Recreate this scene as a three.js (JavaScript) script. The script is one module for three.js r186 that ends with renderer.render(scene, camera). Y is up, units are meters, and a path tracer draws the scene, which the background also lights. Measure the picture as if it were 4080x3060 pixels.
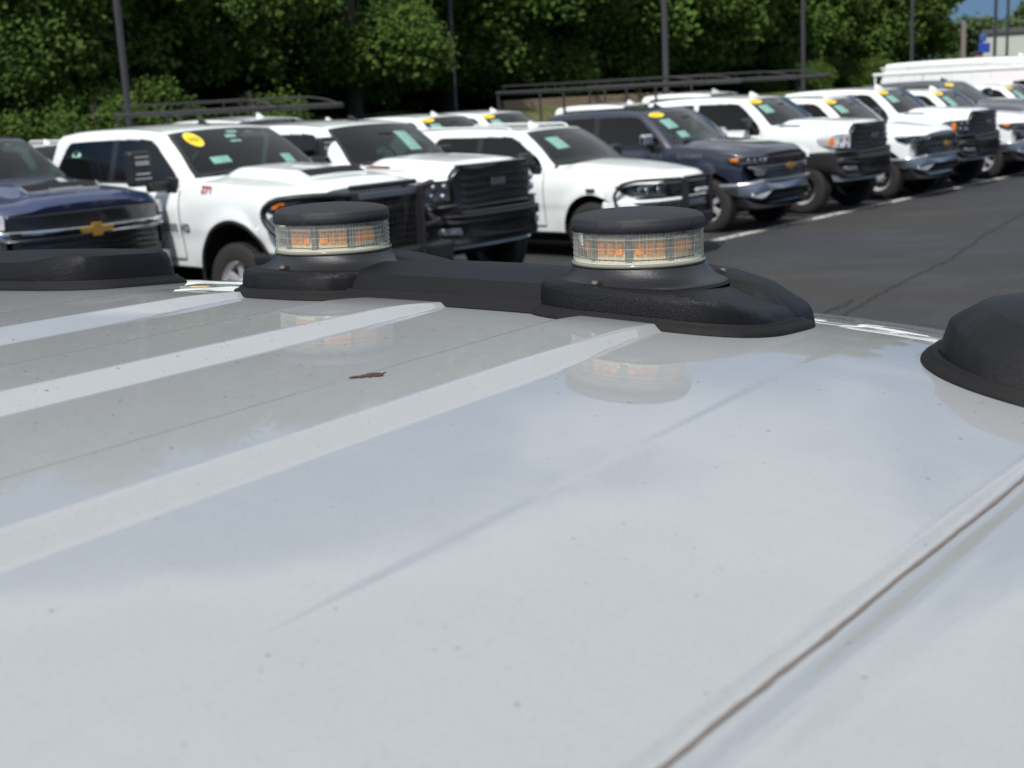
import * as THREE from 'three';
import { mergeGeometries, mergeVertices, toCreasedNormals } from 'three/addons/utils/BufferGeometryUtils.js';
import { RoundedBoxGeometry } from 'three/addons/geometries/RoundedBoxGeometry.js';
import { FontLoader } from 'three/addons/loaders/FontLoader.js';
import { TextGeometry } from 'three/addons/geometries/TextGeometry.js';
import { Brush, Evaluator, SUBTRACTION } from 'three-bvh-csg';

// ---------------------------------------------------------------- camera, sky, sun, exposure
const scene = new THREE.Scene();
const camera = new THREE.PerspectiveCamera(32.456, 4 / 3, 0.05, 4000);
camera.rotation.order = 'YXZ';
camera.position.set(0, 2.2, 0);
camera.rotation.set(-0.215, 0, -0.05);
camera.focus = 1.43;
camera.userData.fStop = 10.5;
const renderer = new THREE.WebGLRenderer({ antialias: true });
renderer.toneMapping = THREE.LinearToneMapping;
renderer.toneMappingExposure = 1.08;
renderer.shadowMap.enabled = true;
const SUN = new THREE.Vector3(-0.33, 1.45, 1.02).normalize();

function rng(seed) { let a = seed >>> 0; return () => { a = (a + 0x6D2B79F5) >>> 0; let t = Math.imul(a ^ (a >>> 15), 1 | a); t = (t + Math.imul(t ^ (t >>> 7), 61 | t)) ^ t; return ((t ^ (t >>> 14)) >>> 0) / 4294967296; }; }
const clamp = (x, a = 0, b = 1) => Math.min(b, Math.max(a, x));
const lerp = (a, b, t) => a + (b - a) * t;
const smooth = (a, b, x) => { const t = clamp((x - a) / (b - a)); return t * t * (3 - 2 * t); };
const hash3 = (x, y, z) => { let h = Math.imul(x, 374761393) ^ Math.imul(y, 668265263) ^ Math.imul(z, 2147483647 - 1274126177); h = Math.imul(h ^ (h >>> 13), 1274126177); return ((h ^ (h >>> 16)) >>> 0) / 4294967296; };
function noise3(x, y, z) {
  const X = Math.floor(x), Y = Math.floor(y), Z = Math.floor(z), f = (t) => t * t * t * (t * (t * 6 - 15) + 10), u = f(x - X), v = f(y - Y), w = f(z - Z);
  const l = (a, b, t) => a + (b - a) * t;
  return l(l(l(hash3(X, Y, Z), hash3(X + 1, Y, Z), u), l(hash3(X, Y + 1, Z), hash3(X + 1, Y + 1, Z), u), v), l(l(hash3(X, Y, Z + 1), hash3(X + 1, Y, Z + 1), u), l(hash3(X, Y + 1, Z + 1), hash3(X + 1, Y + 1, Z + 1), u), v), w);
}
const fbm = (x, y, z, n) => { let s = 0, a = 0.5, t = 0; for (let i = 0; i < n; i++) { s += a * noise3(x, y, z); t += a; a *= 0.5; x *= 2.03; y *= 2.03; z *= 2.03; } return s / t; };

{ // blue sky with broken white clouds
  const W = 1536, H = 768, d = new Float32Array(W * H * 4);
  for (let j = 0; j < H; j++) {
    const el = ((j + 0.5) / H - 0.5) * Math.PI, y = Math.sin(el), c = Math.cos(el);
    for (let i = 0; i < W; i++) {
      const ph = ((i + 0.5) / W - 0.5) * 2 * Math.PI, x = c * Math.cos(ph), z = c * Math.sin(ph), k = (j * W + i) * 4;
      const h = Math.pow(1 - clamp(y), 3.2), sd = clamp(x * SUN.x + y * SUN.y + z * SUN.z), glow = Math.pow(sd, 12) * 0.12;
      let r = lerp(0.085, 0.13, h) + glow, g = lerp(0.175, 0.225, h) + glow, b = lerp(0.36, 0.36, h) + glow;
      if (y > 0) {
        const q = 1.6 / (y + 0.22), px = x * q, pz = z * q;
        const n = fbm(px * 0.85 + 25.5, 3.1, pz * 0.85 + 20.4, 6), m = fbm(px * 0.35 + 58.2, 8, pz * 0.35 + 18.7, 3);
        const a = smooth(0.43, 0.62, n + (m - 0.5) * 0.5) * smooth(0.10, 0.42, y);
        const th = smooth(0.55, 0.78, n + (m - 0.5) * 0.5), lit = lerp(0.76, 0.56, th) + glow;
        r = lerp(r, lit * 0.95, a); g = lerp(g, lit, a); b = lerp(b, lit * 1.07, a);
      } else { const t = smooth(0, -0.1, y); r = lerp(r, 0.06, t); g = lerp(g, 0.062, t); b = lerp(b, 0.06, t); }
      d[k] = r; d[k + 1] = g; d[k + 2] = b; d[k + 3] = 1;
    }
  }
  const t = new THREE.DataTexture(d, W, H, THREE.RGBAFormat, THREE.FloatType);
  t.mapping = THREE.EquirectangularReflectionMapping; t.magFilter = t.minFilter = THREE.LinearFilter; t.needsUpdate = true;
  scene.background = t; scene.environment = t;
}
const sun = new THREE.DirectionalLight(0xfffaf4, 4.0);
sun.position.copy(SUN).multiplyScalar(120).add(new THREE.Vector3(5, 0, -25)); sun.target.position.set(5, 0, -25);
sun.castShadow = true; sun.shadow.mapSize.set(4096, 4096); sun.shadow.radius = 1;
Object.assign(sun.shadow.camera, { left: -90, right: 90, top: 90, bottom: -90, near: 1, far: 400 });
scene.add(sun, sun.target);

// ---------------------------------------------------------------- naming
const taken = new Map();
const numbered = (n) => { const k = (taken.get(n) ?? -1) + 1; taken.set(n, k); return k ? n + '_' + String(k).padStart(3, '0') : n; };
const shadowed = (o) => { o.castShadow = o.receiveShadow = true; return o; };
function thing(name, label, category, [x, y, z] = [0, 0, 0], turn = 0, group) {
  const o = new THREE.Group(); o.name = numbered(name); scene.add(o); o.position.set(x, y, z); o.rotation.y = turn;
  o.userData = { label, category }; if (group) o.userData.group = group; return o;
}
function part(name, geo, mat, parent, label) {
  if (Array.isArray(geo)) geo = join(geo);
  const m = shadowed(new THREE.Mesh(geo, mat)); m.name = name; if (label) m.userData.label = label; parent.add(m); return m;
}
const node = (name, parent) => { const g = new THREE.Group(); g.name = name; parent.add(g); return g; };
function struct(name, geo, mat) { const m = shadowed(new THREE.Mesh(Array.isArray(geo) ? join(geo) : geo, mat)); m.name = numbered(name); m.userData.kind = 'structure'; scene.add(m); return m; }
function join(list) {
  list = list.map((g) => { g = g.index ? g.toNonIndexed() : g; if (!g.attributes.normal) g.computeVertexNormals(); for (const k of Object.keys(g.attributes)) if (k !== 'position' && k !== 'normal' && k !== 'uv') g.deleteAttribute(k); if (!g.attributes.uv) g.setAttribute('uv', new THREE.BufferAttribute(new Float32Array(g.attributes.position.count * 2), 2)); g.clearGroups(); return g; });
  return list.length === 1 ? list[0] : mergeGeometries(list);
}

// ---------------------------------------------------------------- geometry helpers
function patch(fn, nu, nv) { // sheet over u, v in 0..1
  const p = [], uv = [], ix = [];
  for (let j = 0; j <= nv; j++) for (let i = 0; i <= nu; i++) { p.push(...fn(i / nu, j / nv)); uv.push(i / nu, j / nv); }
  for (let j = 0; j < nv; j++) for (let i = 0; i < nu; i++) { const a = j * (nu + 1) + i, b = a + 1, c = a + nu + 1, d = c + 1; ix.push(a, b, d, a, d, c); }
  const g = new THREE.BufferGeometry(); g.setAttribute('position', new THREE.Float32BufferAttribute(p, 3)); g.setAttribute('uv', new THREE.Float32BufferAttribute(uv, 2)); g.setIndex(ix); g.computeVertexNormals(); return g;
}
function volume(g) { const p = g.attributes.position, ix = g.index; let v = 0; const n = ix ? ix.count : p.count, a = new THREE.Vector3(), b = new THREE.Vector3(), c = new THREE.Vector3(); for (let i = 0; i < n; i += 3) { const [q, r, s] = ix ? [ix.getX(i), ix.getX(i + 1), ix.getX(i + 2)] : [i, i + 1, i + 2]; a.fromBufferAttribute(p, q); b.fromBufferAttribute(p, r); c.fromBufferAttribute(p, s); v += a.dot(b.cross(c)); } return v; }
function flip(g) { const ix = g.index.array; for (let i = 0; i < ix.length; i += 3) { const t = ix[i]; ix[i] = ix[i + 1]; ix[i + 1] = t; } return g; }
function loft(rings) { // closed rings, capped ends, outward faces
  const n = rings[0].length, p = [], ix = [];
  for (const r of rings) for (const q of r) p.push(...q);
  for (let s = 0; s < rings.length - 1; s++) for (let i = 0; i < n; i++) { const a = s * n + i, b = s * n + (i + 1) % n, c = a + n, d = b + n; ix.push(a, c, b, b, c, d); }
  for (const [s, rev] of [[0, 0], [rings.length - 1, 1]]) {
    const c = p.length / 3, m = [0, 0, 0]; for (const q of rings[s]) for (let k = 0; k < 3; k++) m[k] += q[k] / n; p.push(...m);
    for (let i = 0; i < n; i++) { const a = s * n + i, b = s * n + (i + 1) % n; rev ? ix.push(c, b, a) : ix.push(c, a, b); }
  }
  const g = new THREE.BufferGeometry(); g.setAttribute('position', new THREE.Float32BufferAttribute(p, 3)); g.setIndex(ix);
  if (volume(g) < 0) flip(g);
  g.computeVertexNormals(); return g;
}
function roundPoly(pts, r = 0.03) {
  const s = new THREE.Shape(), n = pts.length;
  for (let i = 0; i < n; i++) {
    const a = pts[(i + n - 1) % n], b = pts[i], c = pts[(i + 1) % n], la = Math.hypot(a[0] - b[0], a[1] - b[1]), lc = Math.hypot(c[0] - b[0], c[1] - b[1]), q = Math.min(b[2] ?? r, la * 0.45, lc * 0.45);
    const p0 = [b[0] + (a[0] - b[0]) / la * q, b[1] + (a[1] - b[1]) / la * q], p1 = [b[0] + (c[0] - b[0]) / lc * q, b[1] + (c[1] - b[1]) / lc * q];
    i ? s.lineTo(...p0) : s.moveTo(...p0); s.quadraticCurveTo(b[0], b[1], ...p1);
  }
  s.closePath(); return s;
}
function extr(pts, depth, r = 0.03, bevel = 0.008, holes = []) {
  const s = roundPoly(pts, r); for (const h of holes) s.holes.push(roundPoly(h, r));
  const g = new THREE.ExtrudeGeometry(s, { depth: depth - 2 * bevel, bevelEnabled: bevel > 0, bevelSize: bevel, bevelThickness: bevel, bevelOffset: -bevel, bevelSegments: 2, curveSegments: 5 });
  g.translate(0, 0, bevel); return g;
}
function warp(g, fn) { const p = g.attributes.position, v = new THREE.Vector3(); for (let i = 0; i < p.count; i++) { v.fromBufferAttribute(p, i); const q = fn(v.x, v.y, v.z); p.setXYZ(i, q[0], q[1], q[2]); } g.computeVertexNormals(); return g; }
function tube(pts, r, seg = 40, rs = 8, tension = 0.1) { const c = new THREE.CatmullRomCurve3(pts.map((p) => new THREE.Vector3(...p)), false, 'catmullrom', tension); return new THREE.TubeGeometry(c, seg, r, rs, false); }
function bar(a, b, r, rs = 8) { const A = new THREE.Vector3(...a), B = new THREE.Vector3(...b), d = B.clone().sub(A), g = new THREE.CylinderGeometry(r, r, d.length(), rs); g.applyQuaternion(new THREE.Quaternion().setFromUnitVectors(new THREE.Vector3(0, 1, 0), d.normalize())); g.translate(...A.add(B).multiplyScalar(0.5).toArray()); return g; }
function rbox(w, h, d, x, y, z, r = 0.02) { const g = new RoundedBoxGeometry(w, h, d, 2, Math.min(r, w / 2.01, h / 2.01, d / 2.01)); g.translate(x, y, z); return g; }
function lathe(pts, seg = 48) { return new THREE.LatheGeometry(pts.map((p) => new THREE.Vector2(...p)), seg); }
const creased = (g, deg = 35) => toCreasedNormals(g, deg * Math.PI / 180);
const mirrorZ = (g) => { g = (g.index ? g.toNonIndexed() : g.clone()); const p = g.attributes.position, n = g.attributes.normal, t = [0, 0, 0]; for (let i = 0; i < p.count; i++) { p.setZ(i, -p.getZ(i)); n && n.setZ(i, -n.getZ(i)); } for (const at of Object.values(g.attributes)) { const s = at.itemSize, a = at.array; for (let i = 0; i < at.count; i += 3) for (let k = 0; k < s; k++) { const q = a[(i + 1) * s + k]; a[(i + 1) * s + k] = a[(i + 2) * s + k]; a[(i + 2) * s + k] = q; } } return g; };

// ---------------------------------------------------------------- materials
const std = (o) => new THREE.MeshStandardMaterial(o), phys = (o) => new THREE.MeshPhysicalMaterial(o), rgb = (r, g, b) => new THREE.Color().setRGB(r, g, b);
function tex(w, h, fn, repeat, srgb = true) {
  const d = new Uint8Array(w * h * 4), e = (v) => Math.round(255 * clamp(srgb ? (v <= 0.0031308 ? v * 12.92 : 1.055 * Math.pow(v, 1 / 2.4) - 0.055) : v));
  for (let j = 0; j < h; j++) for (let i = 0; i < w; i++) { const c = fn(i / w, j / h, i, j), k = (j * w + i) * 4; d[k] = e(c[0]); d[k + 1] = e(c[1]); d[k + 2] = e(c[2]); d[k + 3] = 255; }
  const t = new THREE.DataTexture(d, w, h, THREE.RGBAFormat); t.magFilter = THREE.LinearFilter; t.minFilter = THREE.LinearMipmapLinearFilter; t.generateMipmaps = true; t.wrapS = t.wrapT = THREE.RepeatWrapping; if (repeat) t.repeat.set(...repeat); if (srgb) t.colorSpace = THREE.SRGBColorSpace; t.needsUpdate = true; return t;
}
const paint = (r, g, b) => phys({ color: rgb(r, g, b), roughness: 0.42, clearcoat: 1, clearcoatRoughness: 0.03 });
const M = {
  white: paint(0.79, 0.83, 0.83), navy: paint(0.009, 0.025, 0.085), slate: paint(0.010, 0.016, 0.034), grey: paint(0.055, 0.06, 0.075), red: paint(0.35, 0.01, 0.012),
  glass: phys({ color: rgb(0.006, 0.009, 0.013), roughness: 0.03, specularIntensity: 0.9 }),
  windshield: phys({ color: rgb(0.50, 0.70, 0.66), roughness: 0.02, transmission: 1, thickness: 0, ior: 1.5 }), sideGlass: phys({ color: rgb(0.20, 0.27, 0.26), roughness: 0.02, transmission: 1, thickness: 0, ior: 1.5 }), darkGlass: phys({ color: rgb(0.05, 0.06, 0.06), roughness: 0.02, transmission: 1, thickness: 0, ior: 1.5 }), cabin: std({ color: rgb(0.014, 0.015, 0.018), roughness: 0.9 }), seat: std({ color: rgb(0.07, 0.068, 0.066), roughness: 0.85 }),
  black: std({ color: rgb(0.013, 0.013, 0.015), roughness: 0.5 }), gloss: phys({ color: rgb(0.008, 0.008, 0.009), roughness: 0.25, clearcoat: 0.6, clearcoatRoughness: 0.1 }),
  liner: std({ color: rgb(0.006, 0.006, 0.006), roughness: 0.95 }), rubber: std({ color: rgb(0.021, 0.019, 0.018), roughness: 0.85 }),
  chrome: std({ color: rgb(0.72, 0.73, 0.75), metalness: 1, roughness: 0.12 }), steel: std({ color: rgb(0.55, 0.55, 0.56), metalness: 1, roughness: 0.28 }), rim: std({ color: rgb(0.56, 0.56, 0.58), metalness: 0.45, roughness: 0.3 }), rimBright: std({ color: rgb(0.7, 0.7, 0.71), metalness: 0.55, roughness: 0.2 }), trim: std({ color: rgb(0.25, 0.26, 0.28), metalness: 0.8, roughness: 0.35 }),
  satinChrome: std({ color: rgb(0.42, 0.43, 0.46), metalness: 1, roughness: 0.3 }), lampClear: phys({ color: rgb(0.5, 0.51, 0.53), roughness: 0.08, clearcoat: 1 }), lampDark: phys({ color: rgb(0.03, 0.032, 0.036), roughness: 0.08, clearcoat: 1 }), amber: phys({ color: rgb(0.75, 0.2, 0.02), roughness: 0.2, clearcoat: 1 }),
  mint: phys({ color: rgb(0.36, 0.66, 0.52), roughness: 0.4, clearcoat: 1, clearcoatRoughness: 0.03 }), gold: std({ color: rgb(0.42, 0.25, 0.05), metalness: 0.6, roughness: 0.35 }), redMark: std({ color: rgb(0.45, 0.02, 0.03), roughness: 0.4 }),
  rack: std({ color: rgb(0.028, 0.027, 0.028), roughness: 0.55 }), pole: std({ color: rgb(0.045, 0.045, 0.052), roughness: 0.6 }), paper: std({ color: rgb(0.8, 0.8, 0.78), roughness: 0.8 }), paperWhite: std({ color: rgb(0.7, 0.72, 0.7), roughness: 0.5 }),
};
M.paper.map = tex(64, 64, (u, v, i, j) => { const row = Math.floor(j / 5), w = (j % 5 < 2) && i > 6 && i < 20 + 40 * hash3(row, 1, 2) ? 0.62 : 1; return [0.82 * w, 0.85 * w, 0.82 * w]; }); M.paper.color.setRGB(1, 1, 1);
const font = await new FontLoader().loadAsync('fonts/droid/droid_sans_bold.typeface.json');
const serif = font;
function letters(str, size, depth = 0.006) { const g = new TextGeometry(str, { font, size, depth, curveSegments: 3, bevelEnabled: false }); g.computeBoundingBox(); g.translate(-(g.boundingBox.min.x + g.boundingBox.max.x) / 2, 0, 0); return g; }
const memo = new Map(), once = (k, f) => { if (!memo.has(k)) memo.set(k, f()); return memo.get(k); };

// ---------------------------------------------------------------- the lot: ground, asphalt, markings
const UX = 0.645, UZ = -0.764, NX = 0.764, NZ = 0.645, TURN = -Math.atan2(NZ, NX); // along the row, and the way the cars face
const row = (a, f, y = 0) => [3.3 + UX * a + NX * f, y, -20.3 + UZ * a + NZ * f];
const rise = (f, a) => 1.75 * smooth(-15.5, -22.5, f) + 0.4 * smooth(-30, -120, f) + 0.10 * (noise3(a * 0.12, 3, f * 0.12) - 0.5) * smooth(-16, -24, f);
{
  const fs = [400, 120, 60, 20, 0, -12, -15.2, -16.5, -18, -19.5, -21, -22.5, -24, -26, -29, -33, -38, -45, -55, -70, -90, -120, -200, -420, -900], as = [];
  for (let i = -30; i <= 60; i++) as.push(i * 4); as.unshift(-900, -400, -200); as.push(300, 450, 900);
  const grassMap = tex(512, 512, (u, v, i, j) => { const n = fbm(i * 0.05, j * 0.05, 2, 5), b = smooth(0.5, 0.66, fbm(i * 0.025, j * 0.025, 8, 4)), k = 0.5 + 0.9 * n; return [lerp(0.048 * k, 0.10 * k, b) + 0.02 * hash3(i, j, 1), lerp(0.078 * k, 0.085 * k, b) + 0.016 * hash3(i, j, 2), lerp(0.014, 0.04, b) * k]; });
  const g = patch((u, v) => { const ai = Math.round(u * (as.length - 1)), fi = Math.round(v * (fs.length - 1)); return row(as[ai], fs[fi], rise(fs[fi], as[ai]) - 0.06); }, as.length - 1, fs.length - 1);
  const p = g.attributes.position; for (let i = 0; i < p.count; i++) g.attributes.uv.setXY(i, p.getX(i) / 6, p.getZ(i) / 6);
  struct('ground', g, std({ map: grassMap, roughness: 0.95, side: THREE.DoubleSide }));

  const lotMap = tex(2048, 2048, (u, v, i, j) => {
    const X = i * 0.0156, Y = j * 0.0156; // 32 m sheet
    const big = fbm(X * 0.22, Y * 0.22, 1, 4), mid = fbm(X * 1.3, Y * 1.3, 5, 4), fine = hash3(i, j, 3), blot = smooth(0.56, 0.7, fbm(X * 0.9 + 30, Y * 2.2, 9, 4)), chip = fine > 0.985 ? 0.03 : 0;
    const k = 0.025 + 0.007 * (big - 0.35) + 0.010 * (mid - 0.5) + 0.018 * (fine - 0.5) + 0.006 * blot + chip, warm = smooth(0.4, 0.65, big);
    return [k * lerp(0.90, 1.02, warm), k, k * lerp(1.20, 1.0, warm)];
  });
  const lot = patch((u, v) => row(lerp(-60, 120, u), lerp(70, -15.3, v)), 1, 1); { const q = lot.attributes.position; for (let i = 0; i < q.count; i++) lot.attributes.uv.setXY(i, q.getX(i) / 32, q.getZ(i) / 32); }
  struct('parking_lot', lot, std({ map: lotMap, roughness: 0.96, bumpMap: lotMap, bumpScale: 0.004 }));
  // kerb at the back of the lot
  { const k = new THREE.BoxGeometry(180, 0.16, 0.16); k.rotateY(-Math.atan2(UZ, UX)); const c = row(30, -15.38); k.translate(c[0], 0.06, c[2]); struct('kerb', k, std({ color: rgb(0.32, 0.31, 0.29), roughness: 0.9 })); }
  // painted stall lines
  const lineMap = tex(256, 64, (u, v, i, j) => { const n = fbm(i * 0.09, j * 0.12, 4, 4), w = smooth(0.60, 0.72, n + 0.12 * hash3(i, j, 2)); return [lerp(0.58, 0.14, w), lerp(0.55, 0.14, w), lerp(0.53, 0.14, w)]; });
  const lineMat = std({ map: lineMap, roughness: 0.8 });
  const strip = (a0, f0, a1, f1, w) => { const A = row(a0, f0), B = row(a1, f1), L = Math.hypot(B[0] - A[0], B[2] - A[2]), px = -(B[2] - A[2]) / L * w / 2, pz = (B[0] - A[0]) / L * w / 2; const g = patch((u, v) => [lerp(A[0], B[0], u) + px * (1 - 2 * v), 0.004, lerp(A[2], B[2], u) + pz * (1 - 2 * v)], 1, 1); for (let i = 0; i < 4; i++) g.attributes.uv.setX(i, g.attributes.uv.getX(i) * L / 1.6); return g; };
  const lines = [];
  for (const a of [-9.4, -6.9, -4.25, -1.08, 2.1, 4.9, 7.4, 9.95, 12.7, 15.4, 18.2]) lines.push(strip(a, 0.48, a, -5.2, 0.11));
  struct('front_line', strip(-1.13, 0.55, 40, 0.55, 0.16), lineMat);
  for (const l of lines) struct('stall_line', l, lineMat);
  // cracks in the asphalt
  const crackMat = std({ color: rgb(0.014, 0.014, 0.015), roughness: 1 });
  const crack = (pts, w, seed) => { const r = rng(seed), P = []; for (let i = 0; i < pts.length - 1; i++) for (let k = 0; k < 10; k++) { const t = k / 10; P.push([lerp(pts[i][0], pts[i + 1][0], t) + (r() - 0.5) * 0.07, lerp(pts[i][1], pts[i + 1][1], t) + (r() - 0.5) * 0.07]); } P.push(pts.at(-1)); return patch((u, v) => { const k = Math.round(u * (P.length - 1)), q = P[k], n = P[Math.min(k + 1, P.length - 1)], m = P[Math.max(k - 1, 0)], L = Math.hypot(n[0] - m[0], n[1] - m[1]), ww = w * (0.6 + 0.8 * hash3(k, seed, 1)); return [q[0] - (n[1] - m[1]) / L * ww * (v - 0.5), 0.005, q[1] + (n[0] - m[0]) / L * ww * (v - 0.5)]; }, P.length - 1, 1); };
  struct('asphalt_crack', crack([[2.86, -11.9], [3.55, -13.0], [4.28, -14.25], [5.4, -15.9], [6.3, -17.6], [8.3, -21.0], [12, -27]], 0.034, 5), crackMat);
  struct('asphalt_crack', crack([[2.7, -12.0], [2.98, -12.5], [3.35, -12.95], [3.5, -13.3]], 0.035, 9), crackMat);
}

// ---------------------------------------------------------------- trees
const leafMat = std({ color: rgb(1, 1, 1), roughness: 0.9, side: THREE.DoubleSide });
const bark = std({ map: tex(64, 256, (u, v, i, j) => { const n = fbm(i * 0.25, j * 0.05, 3, 4); return [0.03 + 0.06 * n, 0.026 + 0.05 * n, 0.022 + 0.04 * n]; }), roughness: 0.95 });
function leafClump(seed, n, size) {
  const r = rng(seed), p = [], nn = [], ix = [];
  for (let i = 0; i < n; i++) {
    const c = new THREE.Vector3(r() * 2 - 1, r() * 2 - 1, r() * 2 - 1).multiplyScalar(0.62);
    const e = new THREE.Euler((r() - 0.5) * 2.2, r() * 6.28, (r() - 0.5) * 2.2), s = size * (0.6 + 0.7 * r()), b = p.length / 3;
    const o = [[0, 0, -1], [0.62, 0.12, -0.25], [0.42, 0.1, 0.6], [0, -0.06, 0.95], [-0.42, 0.1, 0.6], [-0.62, 0.12, -0.25]];
    for (const q of o) { const v = new THREE.Vector3(...q).multiplyScalar(s).applyEuler(e).add(c); p.push(v.x, v.y, v.z); }
    ix.push(b, b + 3, b + 1, b + 1, b + 3, b + 2, b, b + 5, b + 3, b + 5, b + 4, b + 3);
  }
  const g = new THREE.BufferGeometry(); g.setAttribute('position', new THREE.Float32BufferAttribute(p, 3)); g.setIndex(ix); g.computeVertexNormals(); return g;
}
const clumps = [leafClump(11, 60, 0.10), leafClump(12, 56, 0.12), leafClump(13, 46, 0.145)];
function tree(name, label, pos, h, rad, seed, group, { cat = 'tree', low = 1.4, tone = [0.049, 0.099, 0.010], clump = 0, nb = 30, per = 46, size = 0.75 } = {}) {
  const r = rng(seed), t = thing(name, label, cat, pos, 0, group), cy = (h + low) / 2, ry = (h - low) / 2;
  const trunk = [tube([[0, -0.3, 0], [0.1 * (r() - 0.5), h * 0.25, 0.1], [0.4 * (r() - 0.5), h * 0.55, 0.3 * (r() - 0.5)], [0.5 * (r() - 0.5), h * 0.9, 0]], 0.16 + 0.012 * h, 10, 8, 0.5)];
  const blobs = [];
  for (let i = 0; i < nb; i++) {
    const th = r() * 6.283, k = i < nb * 0.55 ? -0.94 + 0.7 * r() : -0.3 + 1.25 * r(), rr = Math.sqrt(Math.max(0.05, 1 - k * k)) * (0.45 + 0.5 * r());
    const b = [Math.cos(th) * rr * rad, cy + k * ry, Math.sin(th) * rr * rad, rad * (0.26 + 0.16 * r())]; blobs.push(b);
    if (i % 3 === 0) trunk.push(tube([[0, lerp(1.5, h * 0.5, r()), 0], [b[0] * 0.5, b[1] * 0.8, b[2] * 0.5], [b[0], b[1], b[2]]], 0.06, 6, 5, 0.5));
  }
  part('trunk', trunk, bark, t);
  const im = new THREE.InstancedMesh(clumps[clump], leafMat, nb * per), o = new THREE.Object3D(), c = new THREE.Color(); let k = 0;
  for (const b of blobs) {
    const bt = 0.9 + 0.2 * r();
    for (let i = 0; i < per; i++) {
      const th = r() * 6.283, q = r() * 1.35 - 0.35, s = Math.sqrt(Math.max(0, 1 - Math.min(1, q * q))), d = b[3] * (0.55 + 0.5 * Math.sqrt(r()));
      o.position.set(b[0] + Math.cos(th) * s * d, b[1] + clamp(q, -1, 1) * d * 0.72, b[2] + Math.sin(th) * s * d); o.rotation.set(r() * 0.6, r() * 6.28, r() * 0.6); o.scale.setScalar(size * (0.7 + 0.6 * r())); o.updateMatrix(); im.setMatrixAt(k, o.matrix);
      const y = r(), f = bt * (0.85 + 0.3 * r()); c.setRGB(tone[0] * f * (1 + 0.3 * y * y), tone[1] * f * (1 + 0.1 * y), tone[2] * f); im.setColorAt(k++, c);
    }
  }
  im.name = 'crown'; im.userData.kind = 'stuff'; im.castShadow = im.receiveShadow = true; t.add(im); return t;
}
{
  const front = [ // along the row, how far behind it, height, radius
    [2.3, -27.9, 11, 4.6, 'leafy tree cut by the left edge of the photo'], [3.4, -23.6, 9.5, 3.7, 'bright-leaved tree left of the leftmost lamp post'], [8.2, -24.2, 9.5, 3.9, 'tree just right of the leftmost lamp post, above the left ladder rack'], [14.9, -27, 11, 4.0, 'dark shaded tree above the right end of the left ladder rack'], [14.7, -23.2, 9.5, 3.4, 'round tree with bright yellow-green boughs, left of the lamp post in tree shade'], [23.9, -27.3, 11, 4.3, 'tree behind the lamp post that stands in tree shade'], [27.6, -26.2, 10.5, 4.2, 'tree over the left half of the tan bank wall'], [34.7, -27, 11, 4.5, 'tree over the right end of the tan bank wall'],
    [40.6, -26.4, 11, 4.6, 'tree right behind the lamp post above the navy pickup'], [51, -27.4, 11.5, 5.0, 'tree behind the red stop sign'], [59.4, -27, 11.5, 5.0, 'tree right of the lamp post that stands by the stop sign'], [66.5, -27.6, 12, 4.4, 'last tall tree of the row, before the patch of blue sky'],
  ];
  front.forEach(([a, f, h, rad, label], i) => { const p = row(a, f, 0); p[1] = rise(f, a) - 0.1; tree('broadleaf_tree', label, p, h + 3, rad * 1.08, 100 + i * 7, 'tall trees lining the back of the lot', { clump: i < 5 ? 0 : i < 8 ? 1 : 2, low: 0.3 + (i % 3) * 0.45, nb: 38, per: 54, size: i < 5 ? 0.8 : 1.0 }); });
  const back = []; for (let i = 0; i < 11; i++) back.push([6 + i * 8 + (i % 2) * 1.5, -36 - (i % 3) * 2]);
  back.forEach(([a, f], i) => { const p = row(a, f, 0); p[1] = rise(f, a) - 0.1; tree('background_tree', 'dark tree of the second rank filling the gaps behind the tall front trees', p, 14, 5.8, 400 + i * 3, 'second rank of trees', { clump: 2, low: 0.2, tone: [0.042, 0.086, 0.009], nb: 30, per: 44, size: 1.45 }); });
  const bushes = [[1.6, -22.2, 2.0, 1.9, 'low bush at the left edge, behind the white vehicle with the roof fin'], [2.6, -20.2, 1.3, 1.5, 'small bush left of the white pickup with the grille guard'], [4.5, -20.8, 1.5, 1.7, 'bush on the grass left of the leftmost lamp post'], [8.0, -20.6, 1.1, 1.5, 'low bush behind the left ladder rack'], [47.5, -23.6, 1.7, 2.4, 'bush below the red stop sign'], [56, -24, 1.6, 2.6, 'bush left of the white van']];
  bushes.forEach(([a, f, h, rad, label], i) => { const p = row(a, f, 0); p[1] = rise(f, a) - 0.15; tree('shrub', label, p, h, rad, 600 + i, 'shrubs on the grass slope', { cat: 'shrub', clump: 0, low: -0.1, nb: 12, per: 40, size: 0.5 }); });
  // thicket on the slope under and behind the trees
  { const r = rng(55), im = new THREE.InstancedMesh(clumps[2], leafMat, 5200), o = new THREE.Object3D(), c = new THREE.Color(); for (let i = 0; i < 5200; i++) { const a = -2 + 88 * r(), f = -42 - 5 * r(), y = 4.5 * Math.pow(r(), 1.3), p = row(a, f, rise(f, a) + y); o.position.set(...p); o.rotation.set(r(), r() * 6.28, r()); o.scale.setScalar(1.5 + 0.9 * r()); o.updateMatrix(); im.setMatrixAt(i, o.matrix); const k = 0.8 + 0.3 * r(); c.setRGB(0.036 * k, 0.072 * k, 0.010 * k); im.setColorAt(i, c); }
    im.name = 'thicket'; im.userData = { label: 'dark thicket of leaves filling the slope behind the tree trunks', category: 'thicket', kind: 'stuff' }; scene.add(im); }
  const far = [[45.2, 125, 5.4, 3.6, 'hazy far tree under the blue patch of sky'], [51.8, 132, 7.0, 4.2, 'hazy far tree at the right edge above the flat-roofed building']];
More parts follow.
